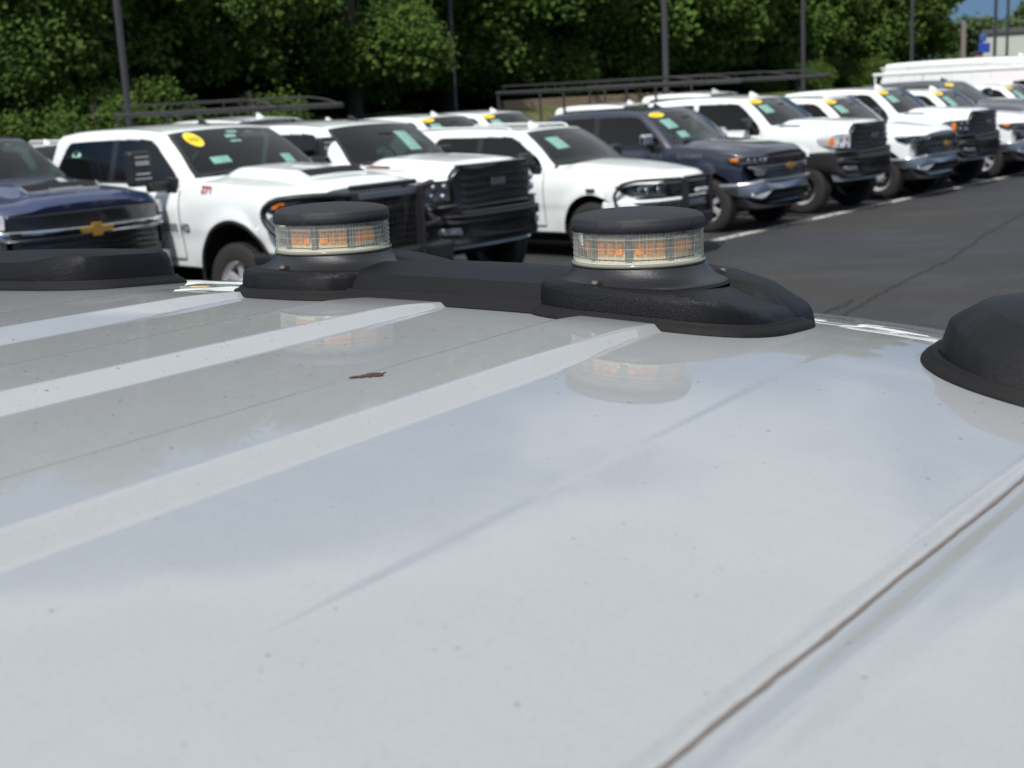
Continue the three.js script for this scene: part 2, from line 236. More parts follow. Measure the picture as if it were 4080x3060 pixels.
  far.forEach(([x, z, h, rad, label], i) => tree('far_tree', label, [x, 0, -z], h, rad, 700 + i, 'far trees beyond the lot at right', { clump: 2, low: 1, tone: [0.05, 0.085, 0.03], nb: 26, per: 50, size: 1.5 }));
}

// ---------------------------------------------------------------- lamp posts, signs, far things
function lampPost(x, z, h, w, label) {
  const t = thing('lamp_post', label, 'lamp post', [x, 0, z], TURN, 'dark square lamp posts of the lot');
  part('concrete_base', lathe([[0.001, 0], [0.3, 0], [0.3, 0.7], [0.26, 0.75], [0.001, 0.75]], 24), std({ color: rgb(0.3, 0.29, 0.27), roughness: 0.9 }), t);
  part('post', rbox(w, h, w, 0, h / 2 + 0.7, 0, 0.02), M.pole, t); part('arm', rbox(0.9, 0.06, 0.06, 0.35, h + 0.6, 0, 0.01), M.pole, t); part('lamp_head', rbox(0.62, 0.16, 0.4, 0.85, h + 0.62, 0, 0.04), M.pole, t);
}
for (const a of [[-8.75, -32, 8.5, 0.125, 'leftmost dark square lamp post, rising above the white truck with the yellow windscreen sticker'], [-1.52, -48, 8.5, 0.12, 'dark lamp post standing in tree shade above the white trucks of the back row'], [4.5, -36, 8.5, 0.125, 'dark lamp post rising behind the navy pickup'], [11.33, -50, 8.5, 0.125, 'dark lamp post just right of the red stop sign'], [17.18, -56, 8.5, 0.125, 'dark lamp post left of the white van'], [22.82, -62, 8.5, 0.125, 'thin dark lamp post against the sky at right'], [26.4, -70, 8.5, 0.12, 'farthest thin lamp post at the right edge of the photo']]) lampPost(...a);
{
  const s = thing('stop_sign', 'small red octagonal stop sign beyond the lot, under the trees', 'stop sign', [20.3, 1.5, -95], -0.2);
  part('post', bar([0, 0, 0], [0, 2.0, 0], 0.04), M.steel, s);
  const oct = []; for (let i = 0; i < 8; i++) oct.push([Math.cos((i + 0.5) * Math.PI / 4) * 0.42, 1.55 + Math.sin((i + 0.5) * Math.PI / 4) * 0.42]);
  part('sign_plate', extr(oct, 0.03, 0.001, 0.004), std({ color: rgb(0.5, 0.03, 0.03), roughness: 0.5 }), s);
  const w = letters('STOP', 0.2, 0.004); w.translate(0, 1.46, 0.03); part('lettering', w, M.paperWhite, s);
  const wl = thing('retaining_wall', 'low tan bank wall seen through the gap under the trees', 'wall', [3.9, 1.55, -56], 0.81);
  part('wall_face', rbox(11, 0.46, 0.4, 0, 0.23, 0, 0.03), std({ map: tex(256, 32, (u, v, i, j) => { const n = fbm(i * 0.1, j * 0.2, 7, 4); return [0.15 + 0.14 * n, 0.115 + 0.10 * n, 0.075 + 0.07 * n]; }), roughness: 0.95 }), wl);
  const b = thing('flat_roofed_building', 'pale flat-roofed building with a dark roof edge at the right edge', 'building', [46.5, 0, -113], -0.35);
  part('wall', rbox(11, 5.2, 8, 0, 2.6, 0, 0.02), std({ color: rgb(0.5, 0.52, 0.48), roughness: 0.8 }), b); part('roof_edge', rbox(11.4, 0.35, 8.4, 0, 5.35, 0, 0.03), std({ color: rgb(0.08, 0.085, 0.09), roughness: 0.6 }), b);
  part('door', rbox(1.1, 2.2, 0.1, -2, 1.1, 4.02, 0.02), M.trim, b); for (const x of [1, 3.4]) part('window', rbox(1.5, 1.3, 0.1, x, 2.2, 4.02, 0.02), M.glass, b);
  const p = thing('utility_pole', 'bare pale wooden utility pole at right beneath the sky', 'pole', [26.2, 0, -76]); part('pole_shaft', lathe([[0.17, 0], [0.14, 5.0], [0.001, 5.02]], 12), std({ color: rgb(0.20, 0.18, 0.16), roughness: 0.9 }), p);
  const g = thing('sign_pylon', 'small pylon sign with blue panels on a red-brown base far at right', 'sign', [35.2, 0, -98], -0.3);
  part('pylon_base', rbox(0.55, 3.4, 0.4, -0.25, 1.7, 0, 0.03), std({ color: rgb(0.30, 0.08, 0.05), roughness: 0.8 }), g); part('sign_panel', rbox(0.8, 0.7, 0.2, 0.1, 3.9, 0, 0.04), std({ color: rgb(0.02, 0.06, 0.35), roughness: 0.5 }), g); part('sign_panel', rbox(0.5, 0.5, 0.2, 0.0, 4.6, 0, 0.04), std({ color: rgb(0.04, 0.09, 0.35), roughness: 0.5 }), g);
}

// ---------------------------------------------------------------- vehicles: x forward from the front axle, y up, z to the vehicle's right
const T = {
  heavy: { xf: 0.92, xr: -5.05, w: 1.03, yb: 0.58, belt: 1.45, hoodF: 1.43, hoodC: 1.53, cowl: -0.62, hdr: -1.34, cabR: -3.42, roof: 2.07, W0: 0.965, k: 0.30, bed: 1.55, rAx: -4.03, R: 0.44, arch: 0.56, archY: 0.09, bow: 0.10, scoop: true, lift: 0.09 },
  ram: { xf: 0.78, xr: -4.95, w: 1.01, yb: 0.54, belt: 1.40, hoodF: 1.42, hoodC: 1.49, cowl: -0.52, hdr: -1.14, cabR: -3.30, roof: 2.01, W0: 0.955, k: 0.29, bed: 1.46, rAx: -3.79, R: 0.43, arch: 0.53, archY: 0.03, bow: 0.13, dome: 0.075, lift: 0.13 },
  light: { xf: 0.82, xr: -4.85, w: 1.02, yb: 0.42, belt: 1.29, hoodF: 1.22, hoodC: 1.36, cowl: -0.55, hdr: -1.22, cabR: -3.28, roof: 1.91, W0: 0.96, k: 0.30, bed: 1.38, rAx: -3.74, R: 0.41, arch: 0.50, archY: 0.02, bow: 0.15, dome: 0.03, lift: 0.02 },
  suv: { xf: 0.88, xr: -4.12, w: 0.965, yb: 0.34, belt: 1.21, hoodF: 1.07, hoodC: 1.25, cowl: -0.56, hdr: -1.30, cabR: -4.0, roof: 1.78, W0: 0.905, k: 0.36, rAx: -3.05, R: 0.385, arch: 0.465, archY: 0.03, bow: 0.19, dome: 0.03, suv: true, lift: 0.06 },
  van: { xf: 0.9, xr: -5.4, w: 1.0, yb: 0.4, belt: 1.35, hoodF: 1.15, hoodC: 1.30, cowl: 0.1, hdr: -0.75, cabR: -5.3, roof: 2.62, W0: 0.97, k: 0.12, rAx: -4.0, R: 0.37, arch: 0.44, archY: 0.01, bow: 0.16, dome: 0.02, suv: true },
};
const evaluator = new Evaluator(); evaluator.attributes = ['position', 'normal']; evaluator.useGroups = true;
function shape(type) {
  return once('shape' + type, () => {
    const s = { ...T[type] };
    const bend = (z) => s.bow * (0.55 * z * z + 2.1 * Math.pow(Math.abs(z), 5)), bowed = (x, z) => x - bend(z) * smooth(s.xf - 0.85, s.xf - 0.05, x);
    const edge = (x) => {
      if (x > s.cowl) { const t = (x - s.cowl) / (s.xf - s.cowl); return lerp(s.hoodC, s.hoodF, t * t * 0.6 + t * 0.4) - 0.07 * Math.pow(clamp((x - (s.xf - 0.16)) / 0.16), 2) - 0.05; }
      if (s.suv || x > s.cabR) return lerp(s.hoodC - 0.05, s.belt - 0.02, smooth(s.cowl, s.cowl - 0.3, x));
      return lerp(s.belt - 0.02, s.bed, smooth(s.cabR + 0.02, s.cabR - 0.06, x));
    };
    const wid = (x) => s.w - 0.10 * Math.pow(clamp((x - (s.xf - 0.30)) / 0.30), 2) - 0.05 * Math.pow(clamp((s.xr + 0.5 - x) / 0.5), 2);
    const wt = (x) => wid(x) - 0.075;
    const top = (x, z) => { const e = edge(x), q = clamp(Math.abs(z) / wt(x)), hood = smooth(s.cowl - 0.2, s.cowl + 0.1, x); let y = e + (0.03 + 0.03 * hood) * (1 - q * q); if (s.dome) y += s.dome * hood * smooth(0.72, 0.54, Math.abs(z)); if (s.scoop) y += hood * (0.02 * smooth(0.6, 0.5, Math.abs(z)) + 0.055 * smooth(0.52, 0.44, Math.abs(z)) * smooth(0.52, 0.34, x)); return y; };
    const flare = (x, y) => { let f = 0; for (const ax of [0, s.rAx]) { const d = Math.hypot(x - ax, y - s.R - s.archY); if (y > s.R - 0.1) f = Math.max(f, 0.032 * (1 - smooth(s.arch + 0.02, s.arch + 0.16, d))); } return f; };
    const side = (x, y) => { const yb = s.yb, ys = edge(x) - 0.045, v = clamp((y - yb) / (ys - yb)); return wid(x) - 0.055 * Math.pow(1 - v, 2.2) - 0.045 * Math.pow(clamp((v - 0.72) / 0.28), 2) - 0.012 * smooth(0.50, 0.40, v) + flare(x, y); };
    const ring = (x) => {
      const h = [], yb = s.yb, ys = edge(x) - 0.045;
      h.push([yb, 0], [yb, 0.5], [yb, side(x, yb) - 0.05]);
      for (let i = 0; i <= 18; i++) { const y = lerp(yb + 0.03, ys, i / 18); h.push([y, side(x, y)]); }
      const z1 = h.at(-1)[1], y1 = ys, z2 = wt(x), y2 = top(x, z2);
      for (let i = 1; i <= 4; i++) { const t = i / 5, a = (1 - t) * (1 - t), b = 2 * t * (1 - t), c = t * t; h.push([a * y1 + b * (y2 - 0.004) + c * y2, a * z1 + b * (z1 - 0.006) + c * z2]); }
      for (let i = 0; i <= 14; i++) { const z = z2 * (1 - i / 14); h.push([top(x, z), z]); }
      const r = h.map(([y, z]) => [bowed(x, z), y, z]); for (let i = h.length - 2; i > 0; i--) r.push([bowed(x, h[i][1]), h[i][0], -h[i][1]]); return r;
    };
    const xs = []; for (let x = s.xr; x < s.xf - 0.33; x += 0.07) xs.push(x); for (let i = 0; i <= 8; i++) xs.push(s.xf - 0.33 + 0.33 * i / 8);
    const body = loft(xs.map(ring)); body.deleteAttribute('uv');
    const cyl = []; for (const ax of [0, s.rAx]) for (const sg of [1, -1]) { const c = new THREE.CylinderGeometry(s.arch, s.arch, 0.6, 40); c.rotateX(Math.PI / 2); c.translate(ax, s.R + s.archY, sg * (s.w - 0.22)); c.deleteAttribute('uv'); cyl.push(c); }
    const A = new Brush(body), B = new Brush(mergeGeometries(cyl.map((c) => c.toNonIndexed()))); A.updateMatrixWorld(); B.updateMatrixWorld();
    const res = evaluator.evaluate(A, B, SUBTRACTION).geometry, pick = (mi) => { const p = res.attributes.position, ix = res.index, out = []; for (const g of res.groups) if (g.materialIndex === mi) for (let i = g.start; i < g.start + g.count; i++) { const q = ix ? ix.getX(i) : i; out.push(p.getX(q), p.getY(q), p.getZ(q)); } const g = new THREE.BufferGeometry(); g.setAttribute('position', new THREE.Float32BufferAttribute(out, 3)); return creased(mergeVertices(g, 1e-4), 38); };
    s.bodyGeo = pick(0); s.linerGeo = pick(1);
    // cab: windscreen slope, roof and tumblehome
    const b = s.type === 'van' ? 0.2 : 0.15, cr = 0.05, yc = s.hoodC - 0.01, L = s.cowl - s.hdr;
    const topC = (x) => { if (x > s.hdr) { const t = (s.cowl - x) / L; return lerp(yc, s.roof - 0.05, t) + 0.035 * Math.sin(Math.PI * clamp(t)); } const xm = lerp(s.hdr, s.cabR, 0.42), q = (x - xm) / (x > xm ? s.hdr - xm : xm - s.cabR); return s.roof - 0.05 * Math.pow(Math.abs(q), 2.2); };
    const zs = (y) => s.W0 - s.k * Math.max(0, y - s.belt);
    const cabTop = (x, z) => topC(x + b * z * z) - cr * z * z;
    const cring = (x) => {
      let zc = s.W0 - 0.05; for (let i = 0; i < 8; i++) zc = zs(cabTop(x, zc)); const yk = Math.max(cabTop(x, zc), s.belt - 0.2), r = Math.min(0.11, Math.max(0.004, yk - s.belt + 0.22)), h = [[s.belt - 0.25, 0], [s.belt - 0.25, s.W0 - 0.02]];
      for (let i = 0; i <= 26; i++) { const y = lerp(s.belt - 0.23, yk - r, i / 26); h.push([y, zs(y)]); }
      const p0 = h.at(-1), z2 = zc - r, p2 = [Math.max(cabTop(x, z2), s.belt - 0.2), z2]; for (let i = 1; i <= 6; i++) { const t = i / 6, A = (1 - t) * (1 - t), B = 2 * t * (1 - t), C = t * t; h.push([A * p0[0] + B * yk + C * p2[0], A * p0[1] + B * zc + C * p2[1]]); }
      for (let i = 1; i <= 36; i++) { const z = z2 * (1 - i / 36); h.push([Math.max(cabTop(x, z), s.belt - 0.2), z]); }
      const lean = (y) => (x < s.cabR + 0.5 ? smooth(s.cabR + 0.5, s.cabR, x) * (s.suv ? 0.30 : 0.16) * Math.max(0, y - s.belt) / (s.roof - s.belt) : 0);
      const o = h.map(([y, z]) => [x + lean(y), y, z]); for (let i = h.length - 2; i > 0; i--) o.push([x + lean(h[i][0]), h[i][0], -h[i][1]]); return o;
    };
    const cx = []; for (let x = s.cabR; x < s.cowl + 0.12; x += 0.022) cx.push(x);
    const shell = loft(cx.map(cring));
    const ws = (t, z, off = 0.006) => { const x = s.cowl - t * L, y = topC(x), e = 1e-3, dy = (topC(x - e) - topC(x + e)) / (2 * e), n = Math.hypot(1, dy); return [x - b * z * z + off * dy / n, y - cr * z * z + off / n, z]; };
    // window openings
    const wb = s.belt + 0.045, wr = s.roof - 0.135, wA = s.cowl - 0.30, wm = s.suv ? -1.98 : -2.08, wk = s.cabR;
    s.win = type === 'van' ? [[[wA, wb, 0.03], [s.hdr - 0.05, wb + 0.52, 0.1], [s.hdr - 0.55, wb + 0.52], [s.hdr - 0.55, wb]]] : [[[wA, wb, 0.02], [wA - 0.05, wb + 0.07, 0.05], [s.hdr - 0.12, wr - 0.01, 0.14], [wm, wr, 0.03], [wm, wb, 0.03]], s.suv ? [[wm - 0.09, wb], [wm - 0.09, wr], [wm - 0.86, wr - 0.01], [wm - 0.98, wb + 0.2], [wm - 1.0, wb]] : [[wm - 0.10, wb], [wm - 0.10, wr], [wk + 0.36, wr - 0.02, 0.1], [wk + 0.15, wb + 0.05, 0.06], [wk + 0.16, wb]]];
    if (s.suv && type !== 'van') s.win.push([[wm - 1.08, wb + 0.02], [wm - 1.0, wr - 0.02], [wk + 0.62, wr - 0.05, 0.08], [wk + 0.42, wb + 0.06, 0.06]]);
    const polys = s.win.map((w) => roundPoly(w, 0.05).getPoints(6)), inside = (P, x, y) => { let c = false; for (let i = 0, j = P.length - 1; i < P.length; j = i++) if ((P[i].y > y) !== (P[j].y > y) && x < (P[j].x - P[i].x) * (y - P[i].y) / (P[j].y - P[i].y) + P[i].x) c = !c; return c; };
    const open = (x, y, z, d) => {
      if (y > s.belt && Math.abs(Math.abs(z) - zs(y) + d) < 0.02) for (const P of polys) if (inside(P, x, y)) return true;
      const t = (s.cowl - b * z * z - x) / L; if (t > 0.05 && t < 0.94 && Math.abs(z) < zs(y) - 0.10 && Math.abs(y + d - topC(x + b * z * z) + cr * z * z) < 0.03) return true;
      if (!s.suv && y > s.belt + 0.06 && y < s.roof - 0.16 && Math.abs(z) < zs(y) - 0.17 && x < s.cabR + 0.25 && x < s.cabR + 0.16 * (y - s.belt) / (s.roof - s.belt) + 0.03 + d) return true;
      return false;
    };
    const cut = (g, d) => { const p = g.attributes.position, ix = g.index, keep = []; for (let i = 0; i < ix.count; i += 3) { const q = [ix.getX(i), ix.getX(i + 1), ix.getX(i + 2)], m = [0, 0, 0]; for (const k of q) { m[0] += p.getX(k) / 3; m[1] += p.getY(k) / 3; m[2] += p.getZ(k) / 3; } if (!open(...m, d)) keep.push(...q); } const n = g.clone(); n.setIndex(keep); return n; };
    s.cabGeo = creased(cut(shell, 0), 32);
    const lining = shell.clone(); { const p = lining.attributes.position, n = lining.attributes.normal; for (let i = 0; i < p.count; i++) p.setXYZ(i, p.getX(i) - 0.025 * n.getX(i), p.getY(i) - 0.025 * n.getY(i), p.getZ(i) - 0.025 * n.getZ(i)); }
    s.liningGeo = creased(cut(lining, 0.025), 40);
    const W = s.W0 - 0.07; s.trayGeo = join([rbox(s.cowl - s.cabR - 0.12, 0.1, W * 2, (s.cowl + s.cabR) / 2 - 0.04, s.belt - 0.02, 0, 0.03), rbox(0.42, 0.12, W * 2, s.cowl - 0.42, s.belt + 0.035, 0, 0.05)]);
    const seat = (x, z) => join([rbox(0.16, 0.44, 0.50, x, s.belt + 0.14, z, 0.06), rbox(0.11, 0.17, 0.27, x - 0.03, s.belt + 0.45, z, 0.05)]); s.seatGeo = []; for (const x of type === 'van' ? [s.hdr - 0.2] : [-1.78, s.suv ? -2.75 : -2.85]) for (const z of [-0.38, 0.38]) s.seatGeo.push(seat(x, z));
    s.wheelGeo = (() => { const g = new THREE.TorusGeometry(0.185, 0.016, 8, 28); g.rotateY(Math.PI / 2); g.rotateZ(0.4); g.translate(s.cowl - 0.78, s.belt + 0.10, -0.38); const m = rbox(0.04, 0.07, 0.22, s.hdr + 0.22, s.roof - 0.20, 0, 0.02); return [g, m]; })();
    s.ws = ws; s.wsGeo = patch((u, v) => { const t = lerp(0.03, 0.955, v), y = ws(t, 0)[1], zw = zs(y - 0.04) - 0.085; const k = 2 * u - 1, corner = 0.05 * Math.pow(Math.abs(k), 6); return ws(lerp(t, 0.5, corner), k * zw * (1 - 0.05 * Math.pow(Math.abs(2 * v - 1), 8))); }, 26, 16);
    { const N = 26, K = 16, ring = [], zwAt = (t) => zs(ws(t, 0)[1] - 0.04) - 0.085, q = []; const at = (u, v) => { const t = lerp(0.03, 0.955, v), k = 2 * u - 1, corner = 0.05 * Math.pow(Math.abs(k), 6); return ws(lerp(t, 0.5, corner), k * zwAt(t) * (1 - 0.05 * Math.pow(Math.abs(2 * v - 1), 8)), 0.0075); };
      s.fritGeo = join([patch((u, v) => at(u, 0.075 * v), N, 2), patch((u, v) => at(u, 1 - 0.055 * v), N, 2), patch((u, v) => at(0.032 * v, lerp(0.05, 0.96, u)), K, 2), patch((u, v) => at(1 - 0.032 * v, lerp(0.05, 0.96, u)), K, 2)].map((g) => (flipUp(g), g))); }
    s.wsPatch = (t0, t1, z0, z1, off) => patch((u, v) => ws(lerp(t0, t1, v), lerp(z0, z1, u), off), 8, 8);
    s.sideZ = side; s.cabZ = zs; s.top = top; s.bowed = bowed; s.bend = bend; s.lift ??= 0; s.edge = edge; s.roofY = cabTop;
    s.flat = (pts, off = 0.006, th = 0.008, r = 0.05) => warp(extr(pts, th, r, 0.002), (x, y, z) => [x, y, zs(y) + z + off - th]);
    s.panel = (x0, x1, y0, y1, off, r = 0.05) => { // door skin that follows the body side
      const nu = 16, nv = 14, inner = (u, v, o) => { const x = lerp(x0(0), x1(0), u), y = lerp(y0, y1, v); return [lerp(x0(y), x1(y), u), y, side(lerp(x0(y), x1(y), u), y) + o]; };
      return patch((u, v) => { const uu = clamp((u - 0.04) / 0.92), vv = clamp((v - 0.04) / 0.92), rim = u < 0.03 || u > 0.97 || v < 0.03 || v > 0.97; return inner(uu, vv, rim ? -0.012 : off); }, 25, 25);
    };
    s.front = (pts, x0, th = 0.05, r = 0.03, bevel = 0.008) => { // plate on the bowed nose, points are (z, y)
      const P = roundPoly(pts.map(([z, y, q]) => [-z, y + s.lift, ...(q !== undefined ? [q] : [])]), r).getPoints(4), D = []; for (let i = 0; i < P.length; i++) { const A = P[i], B = P[(i + 1) % P.length], n = Math.max(1, Math.ceil(A.distanceTo(B) / 0.09)); for (let k = 0; k < n; k++) D.push(A.clone().lerp(B, k / n)); }
      const g = new THREE.ExtrudeGeometry(new THREE.Shape(D), { depth: th - 2 * bevel, bevelEnabled: true, bevelSize: bevel, bevelThickness: bevel, bevelOffset: -bevel, bevelSegments: 1 });
      return creased(warp(g, (a, y, c) => [x0 - th + bevel + c - bend(a), y, -a]), 40);
    };
    return s;
  });
}
function rimGeo(style, R) {
  return once('rim' + style + R, () => {
    const r = R * 0.60, out = [lathe([[r * 0.98, -0.11], [r * 1.02, -0.12], [r, -0.1], [r * 0.93, -0.02], [r * 0.90, 0.06], [r * 0.98, 0.10], [r * 1.03, 0.115], [r * 1.0, 0.12], [r * 0.86, 0.075], [r * 0.80, -0.06]], 40)];
    if (style === 'alloy') { for (let i = 0; i < 6; i++) { const g = extr([[-0.028, 0.02], [0.028, 0.02], [0.045, r * 0.9], [-0.045, r * 0.9]], 0.045, 0.01, 0.008); const q = extr([[-0.05, r * 0.80], [0.05, r * 0.80], [0.075, r * 0.92], [-0.075, r * 0.92]], 0.04, 0.01, 0.006); const m = join([g, q]); m.rotateX(-Math.PI / 2 + Math.PI / 2); m.translate(0, 0, 0.035); m.rotateZ(i * Math.PI / 3); m.rotateX(-Math.PI / 2); out.push(m); } }
    else { const holes = [], s = new THREE.Shape(); s.absarc(0, 0, r * 0.9, 0, 6.2832); for (let i = 0; i < 8; i++) { const h = new THREE.Path(), a = i * Math.PI / 4; h.absarc(Math.cos(a) * r * 0.66, Math.sin(a) * r * 0.66, r * 0.12, 0, 6.2832); s.holes.push(h); } const g = new THREE.ExtrudeGeometry(s, { depth: 0.012, bevelEnabled: true, bevelSize: 0.006, bevelThickness: 0.01, bevelSegments: 2, curveSegments: 10 }); g.translate(0, 0, 0.02); g.rotateX(-Math.PI / 2); out.push(g); }
    const hub = lathe([[0.001, 0.10], [0.05, 0.10], [0.075, 0.085], [0.085, 0.03]], 20); out.push(hub);
    for (let i = 0; i < 8; i++) { const n = new THREE.CylinderGeometry(0.012, 0.012, 0.05, 6), a = i * Math.PI / 4 + 0.2; n.translate(Math.cos(a) * 0.105, 0.05, Math.sin(a) * 0.105); out.push(n); }
    const g = join(out); g.rotateX(Math.PI / 2); return g;
  });
}
const tyreGeo = (R) => once('tyre' + R, () => { const g = [lathe([[R * 0.6, -0.125], [R * 0.72, -0.14], [R * 0.9, -0.135], [R * 0.975, -0.115], [R, -0.09], [R, 0.09], [R * 0.975, 0.115], [R * 0.9, 0.135], [R * 0.72, 0.14], [R * 0.6, 0.125]], 56)]; for (let i = 0; i < 48; i++) for (const s of [-1, 1]) { const b = new THREE.BoxGeometry(0.032, 0.014, 0.06); b.translate(0, R, s * 0.078); b.rotateX(0); const c = b.clone(); c.rotateZ(i * Math.PI / 24 + (s > 0 ? 0.06 : 0)); c.rotateX(-Math.PI / 2); g.push(c); } const m = join(g); m.rotateX(Math.PI / 2); return m; });
const discGeo = (R) => once('disc' + R, () => { const g = new THREE.CylinderGeometry(R * 0.56, R * 0.56, 0.02, 32); g.rotateX(Math.PI / 2); return g; });
const oval = once('oval', () => { const N = 48; return N; });
const yearTex = (year) => once('year' + year, () => { const c = document.createElement('canvas'); c.width = 256; c.height = 192; const x = c.getContext('2d'); x.fillStyle = '#f2e9b0'; x.fillRect(0, 0, 256, 192); x.fillStyle = '#f5d400'; x.beginPath(); x.ellipse(128, 96, 118, 86, 0, 0, 7); x.fill(); x.fillStyle = '#3a3208'; x.font = 'bold 74px sans-serif'; x.textAlign = 'center'; x.textBaseline = 'middle'; x.fillText(year, 128, 98); const t = new THREE.CanvasTexture(c); t.colorSpace = THREE.SRGBColorSpace; return t; });

function vehicle(type, name, label, category, at, group, o = {}) {
  const s = shape(type), t = thing(name, label, category, at, TURN + (o.turn ?? 0), group), P = o.paint ?? M.white, S = (n, g, m, l) => part(n, g, m, t, l), both = (n, g, m) => { S(n, g, m); S(n, once(n + type + 'mirror' + g.uuid, () => mirrorZ(g)), m); }, G = (k, f) => once(k + type, f), fx = s.xf;
  S('body', s.bodyGeo, P); S('wheel_well', s.linerGeo, M.liner); S('cab', s.cabGeo, P); S('windshield', s.wsGeo, M.windshield); S('windshield_border', s.fritGeo, M.gloss); S('cabin_lining', s.liningGeo, M.cabin); S('dashboard', s.trayGeo, M.cabin); for (const g of s.seatGeo) S('seat', g, o.seatMat ?? M.seat); S('steering_wheel', s.wheelGeo[0], M.cabin); S('inside_mirror', s.wheelGeo[1], M.cabin);
  // side glass, pillars, doors
  const b = s.belt + 0.045, r = s.roof - 0.135, h = s.hdr, A = s.cowl - 0.30, mid = s.suv ? -1.98 : -2.08, back = s.cabR;
  if (type !== 'van') {
    s.win.forEach((w, i) => both('side_window', G('sw' + i, () => s.flat(w, 0.004, 0.006)), i ? (o.rearGlass ?? M.darkGlass) : (o.frontGlass ?? M.sideGlass)));
    if (type !== 'ram') both('pillar_trim', G('pt', () => s.flat([[mid + 0.02, b], [mid + 0.02, r], [mid - 0.12, r], [mid - 0.12, b]], 0.003, 0.006, 0.01)), M.gloss);
    const dy0 = s.yb + 0.10, dy1 = s.belt - 0.075, rearCut = (y) => (s.suv ? mid - 0.98 - 0.0 : mid - 1.02) + 0.0 * y;
    const doors = G('doors', () => [s.panel((y) => mid + 0.0, (y) => A + 0.06, dy0, dy1, 0.004), s.panel((y) => s.suv ? Math.max(mid - 1.0, s.rAx + Math.sqrt(Math.max(0, (s.arch + 0.05) ** 2 - (y - s.R) ** 2))) : mid - 1.08, (y) => mid - 0.035, dy0, dy1, 0.004)].map((g) => flipIf(g)));
    const gap = G('gaps', () => { const rib = (fx, fy, n, w, horiz) => patch((u, v) => { const x = fx(u), y = fy(u), o = (v - 0.5) * w, X = horiz ? x : x + o, Y = horiz ? y + o : y; return [X, Y, s.sideZ(X, Y) + 0.0062]; }, n, 1); const x2 = s.suv ? mid - 0.98 : mid - 1.09;
      return [join([rib(() => A + 0.066, (u) => lerp(dy0, dy1 + 0.03, u), 16, 0.011), rib((u) => lerp(A + 0.06, mid, u), () => dy0, 12, 0.011, true)].map(flipIf)), join([rib(() => mid - 0.018, (u) => lerp(dy0, dy1 + 0.03, u), 16, 0.012), rib(() => x2, (u) => lerp(s.suv ? s.R + 0.35 : dy0, dy1 + 0.03, u), 16, 0.011), rib((u) => lerp(mid - 0.04, x2 + (s.suv ? 0.35 : 0), u), () => dy0, 12, 0.011, true)].map(flipIf))]; });
    for (const sg of [1, -1]) doors.forEach((g, i) => { const d = part('door', sg > 0 ? g : G('doorm' + i, () => mirrorZ(g)), P, t); const hx = i ? mid - 0.90 : mid + 0.18, hy = s.belt - 0.17, hg = G('handle' + i, () => rbox(0.20, 0.035, 0.035, hx, hy, s.sideZ(hx, hy) + 0.035, 0.015)); part('handle', sg > 0 ? hg : G('handlem' + i, () => mirrorZ(hg)), o.handle ?? P, d); part('shut_line', sg > 0 ? gap[i] : G('gapm' + i, () => mirrorZ(gap[i])), M.liner, d); });
    // belt moulding
    both('belt_moulding', G('bm', () => s.flat([[A + 0.02, b - 0.025, 0.005], [A - 0.02, b + 0.004, 0.005], [back + (s.suv ? 0.42 : 0.18), b + 0.004, 0.005], [back + (s.suv ? 0.40 : 0.16), b - 0.025, 0.005]], 0.004, 0.006, 0.006)), M.black);
    if (!s.suv) S('rear_window', G('rw', () => { const g = patch((u, v) => { const y = lerp(s.belt + 0.06, s.roof - 0.16, v), z = (2 * u - 1) * (s.cabZ(y) - 0.16); return [s.cabR + 0.16 * (y - s.belt) / (s.roof - s.belt) - 0.006, y, z]; }, 6, 6); return g; }), M.darkGlass);
  } else {
    both('side_window', G('sw0', () => s.flat(s.win[0], 0.004, 0.006)), M.sideGlass);
    for (let i = 0; i < 5; i++) both('roof_rib', G('rib' + i, () => rbox(0.05, 0.5, 0.02, -1.9 - i * 0.55, 2.1, s.cabZ(2.1) + 0.004, 0.008)), P);
  }
  // mirrors
  const big = o.tow ?? type === 'heavy', mx = A - 0.16, my = s.belt + (big ? 0.20 : 0.13);
  const mir = G('mir' + big, () => (big ? join([rbox(0.13, 0.36, 0.27, mx, my, s.W0 + 0.34, 0.04)]) : rbox(0.13, 0.19, 0.25, mx, my, s.W0 + 0.15, 0.05))), arm = G('arm' + big, () => join([rbox(0.09, 0.10, big ? 0.32 : 0.14, mx + 0.03, my - (big ? 0.2 : 0.08), s.W0 + (big ? 0.12 : 0.0), 0.03), rbox(0.2, big ? 0.22 : 0.12, 0.05, mx + 0.08, s.belt - 0.02, s.W0 + 0.0, 0.03)]));
  for (const sg of [1, -1]) { const m = part('mirror', sg > 0 ? mir : G('mirm' + big, () => mirrorZ(mir)), o.mirror ?? (o.chromeMirror ? M.chrome : M.black), t); part('mirror_arm', sg > 0 ? arm : G('armm' + big, () => mirrorZ(arm)), M.black, m); if (big) { const st = G('mstr', () => join([rbox(0.012, 0.018, 0.17, mx + 0.07, my + 0.12, s.W0 + 0.34, 0.005), rbox(0.012, 0.045, 0.17, mx + 0.07, my + 0.06, s.W0 + 0.34, 0.01), rbox(0.012, 0.018, 0.17, mx + 0.07, my - 0.05, s.W0 + 0.34, 0.005), rbox(0.012, 0.014, 0.2, mx + 0.07, my - 0.10, s.W0 + 0.34, 0.005)])); part('mirror_trim', sg > 0 ? st : G('mstrm', () => mirrorZ(st)), M.steel, m); } }
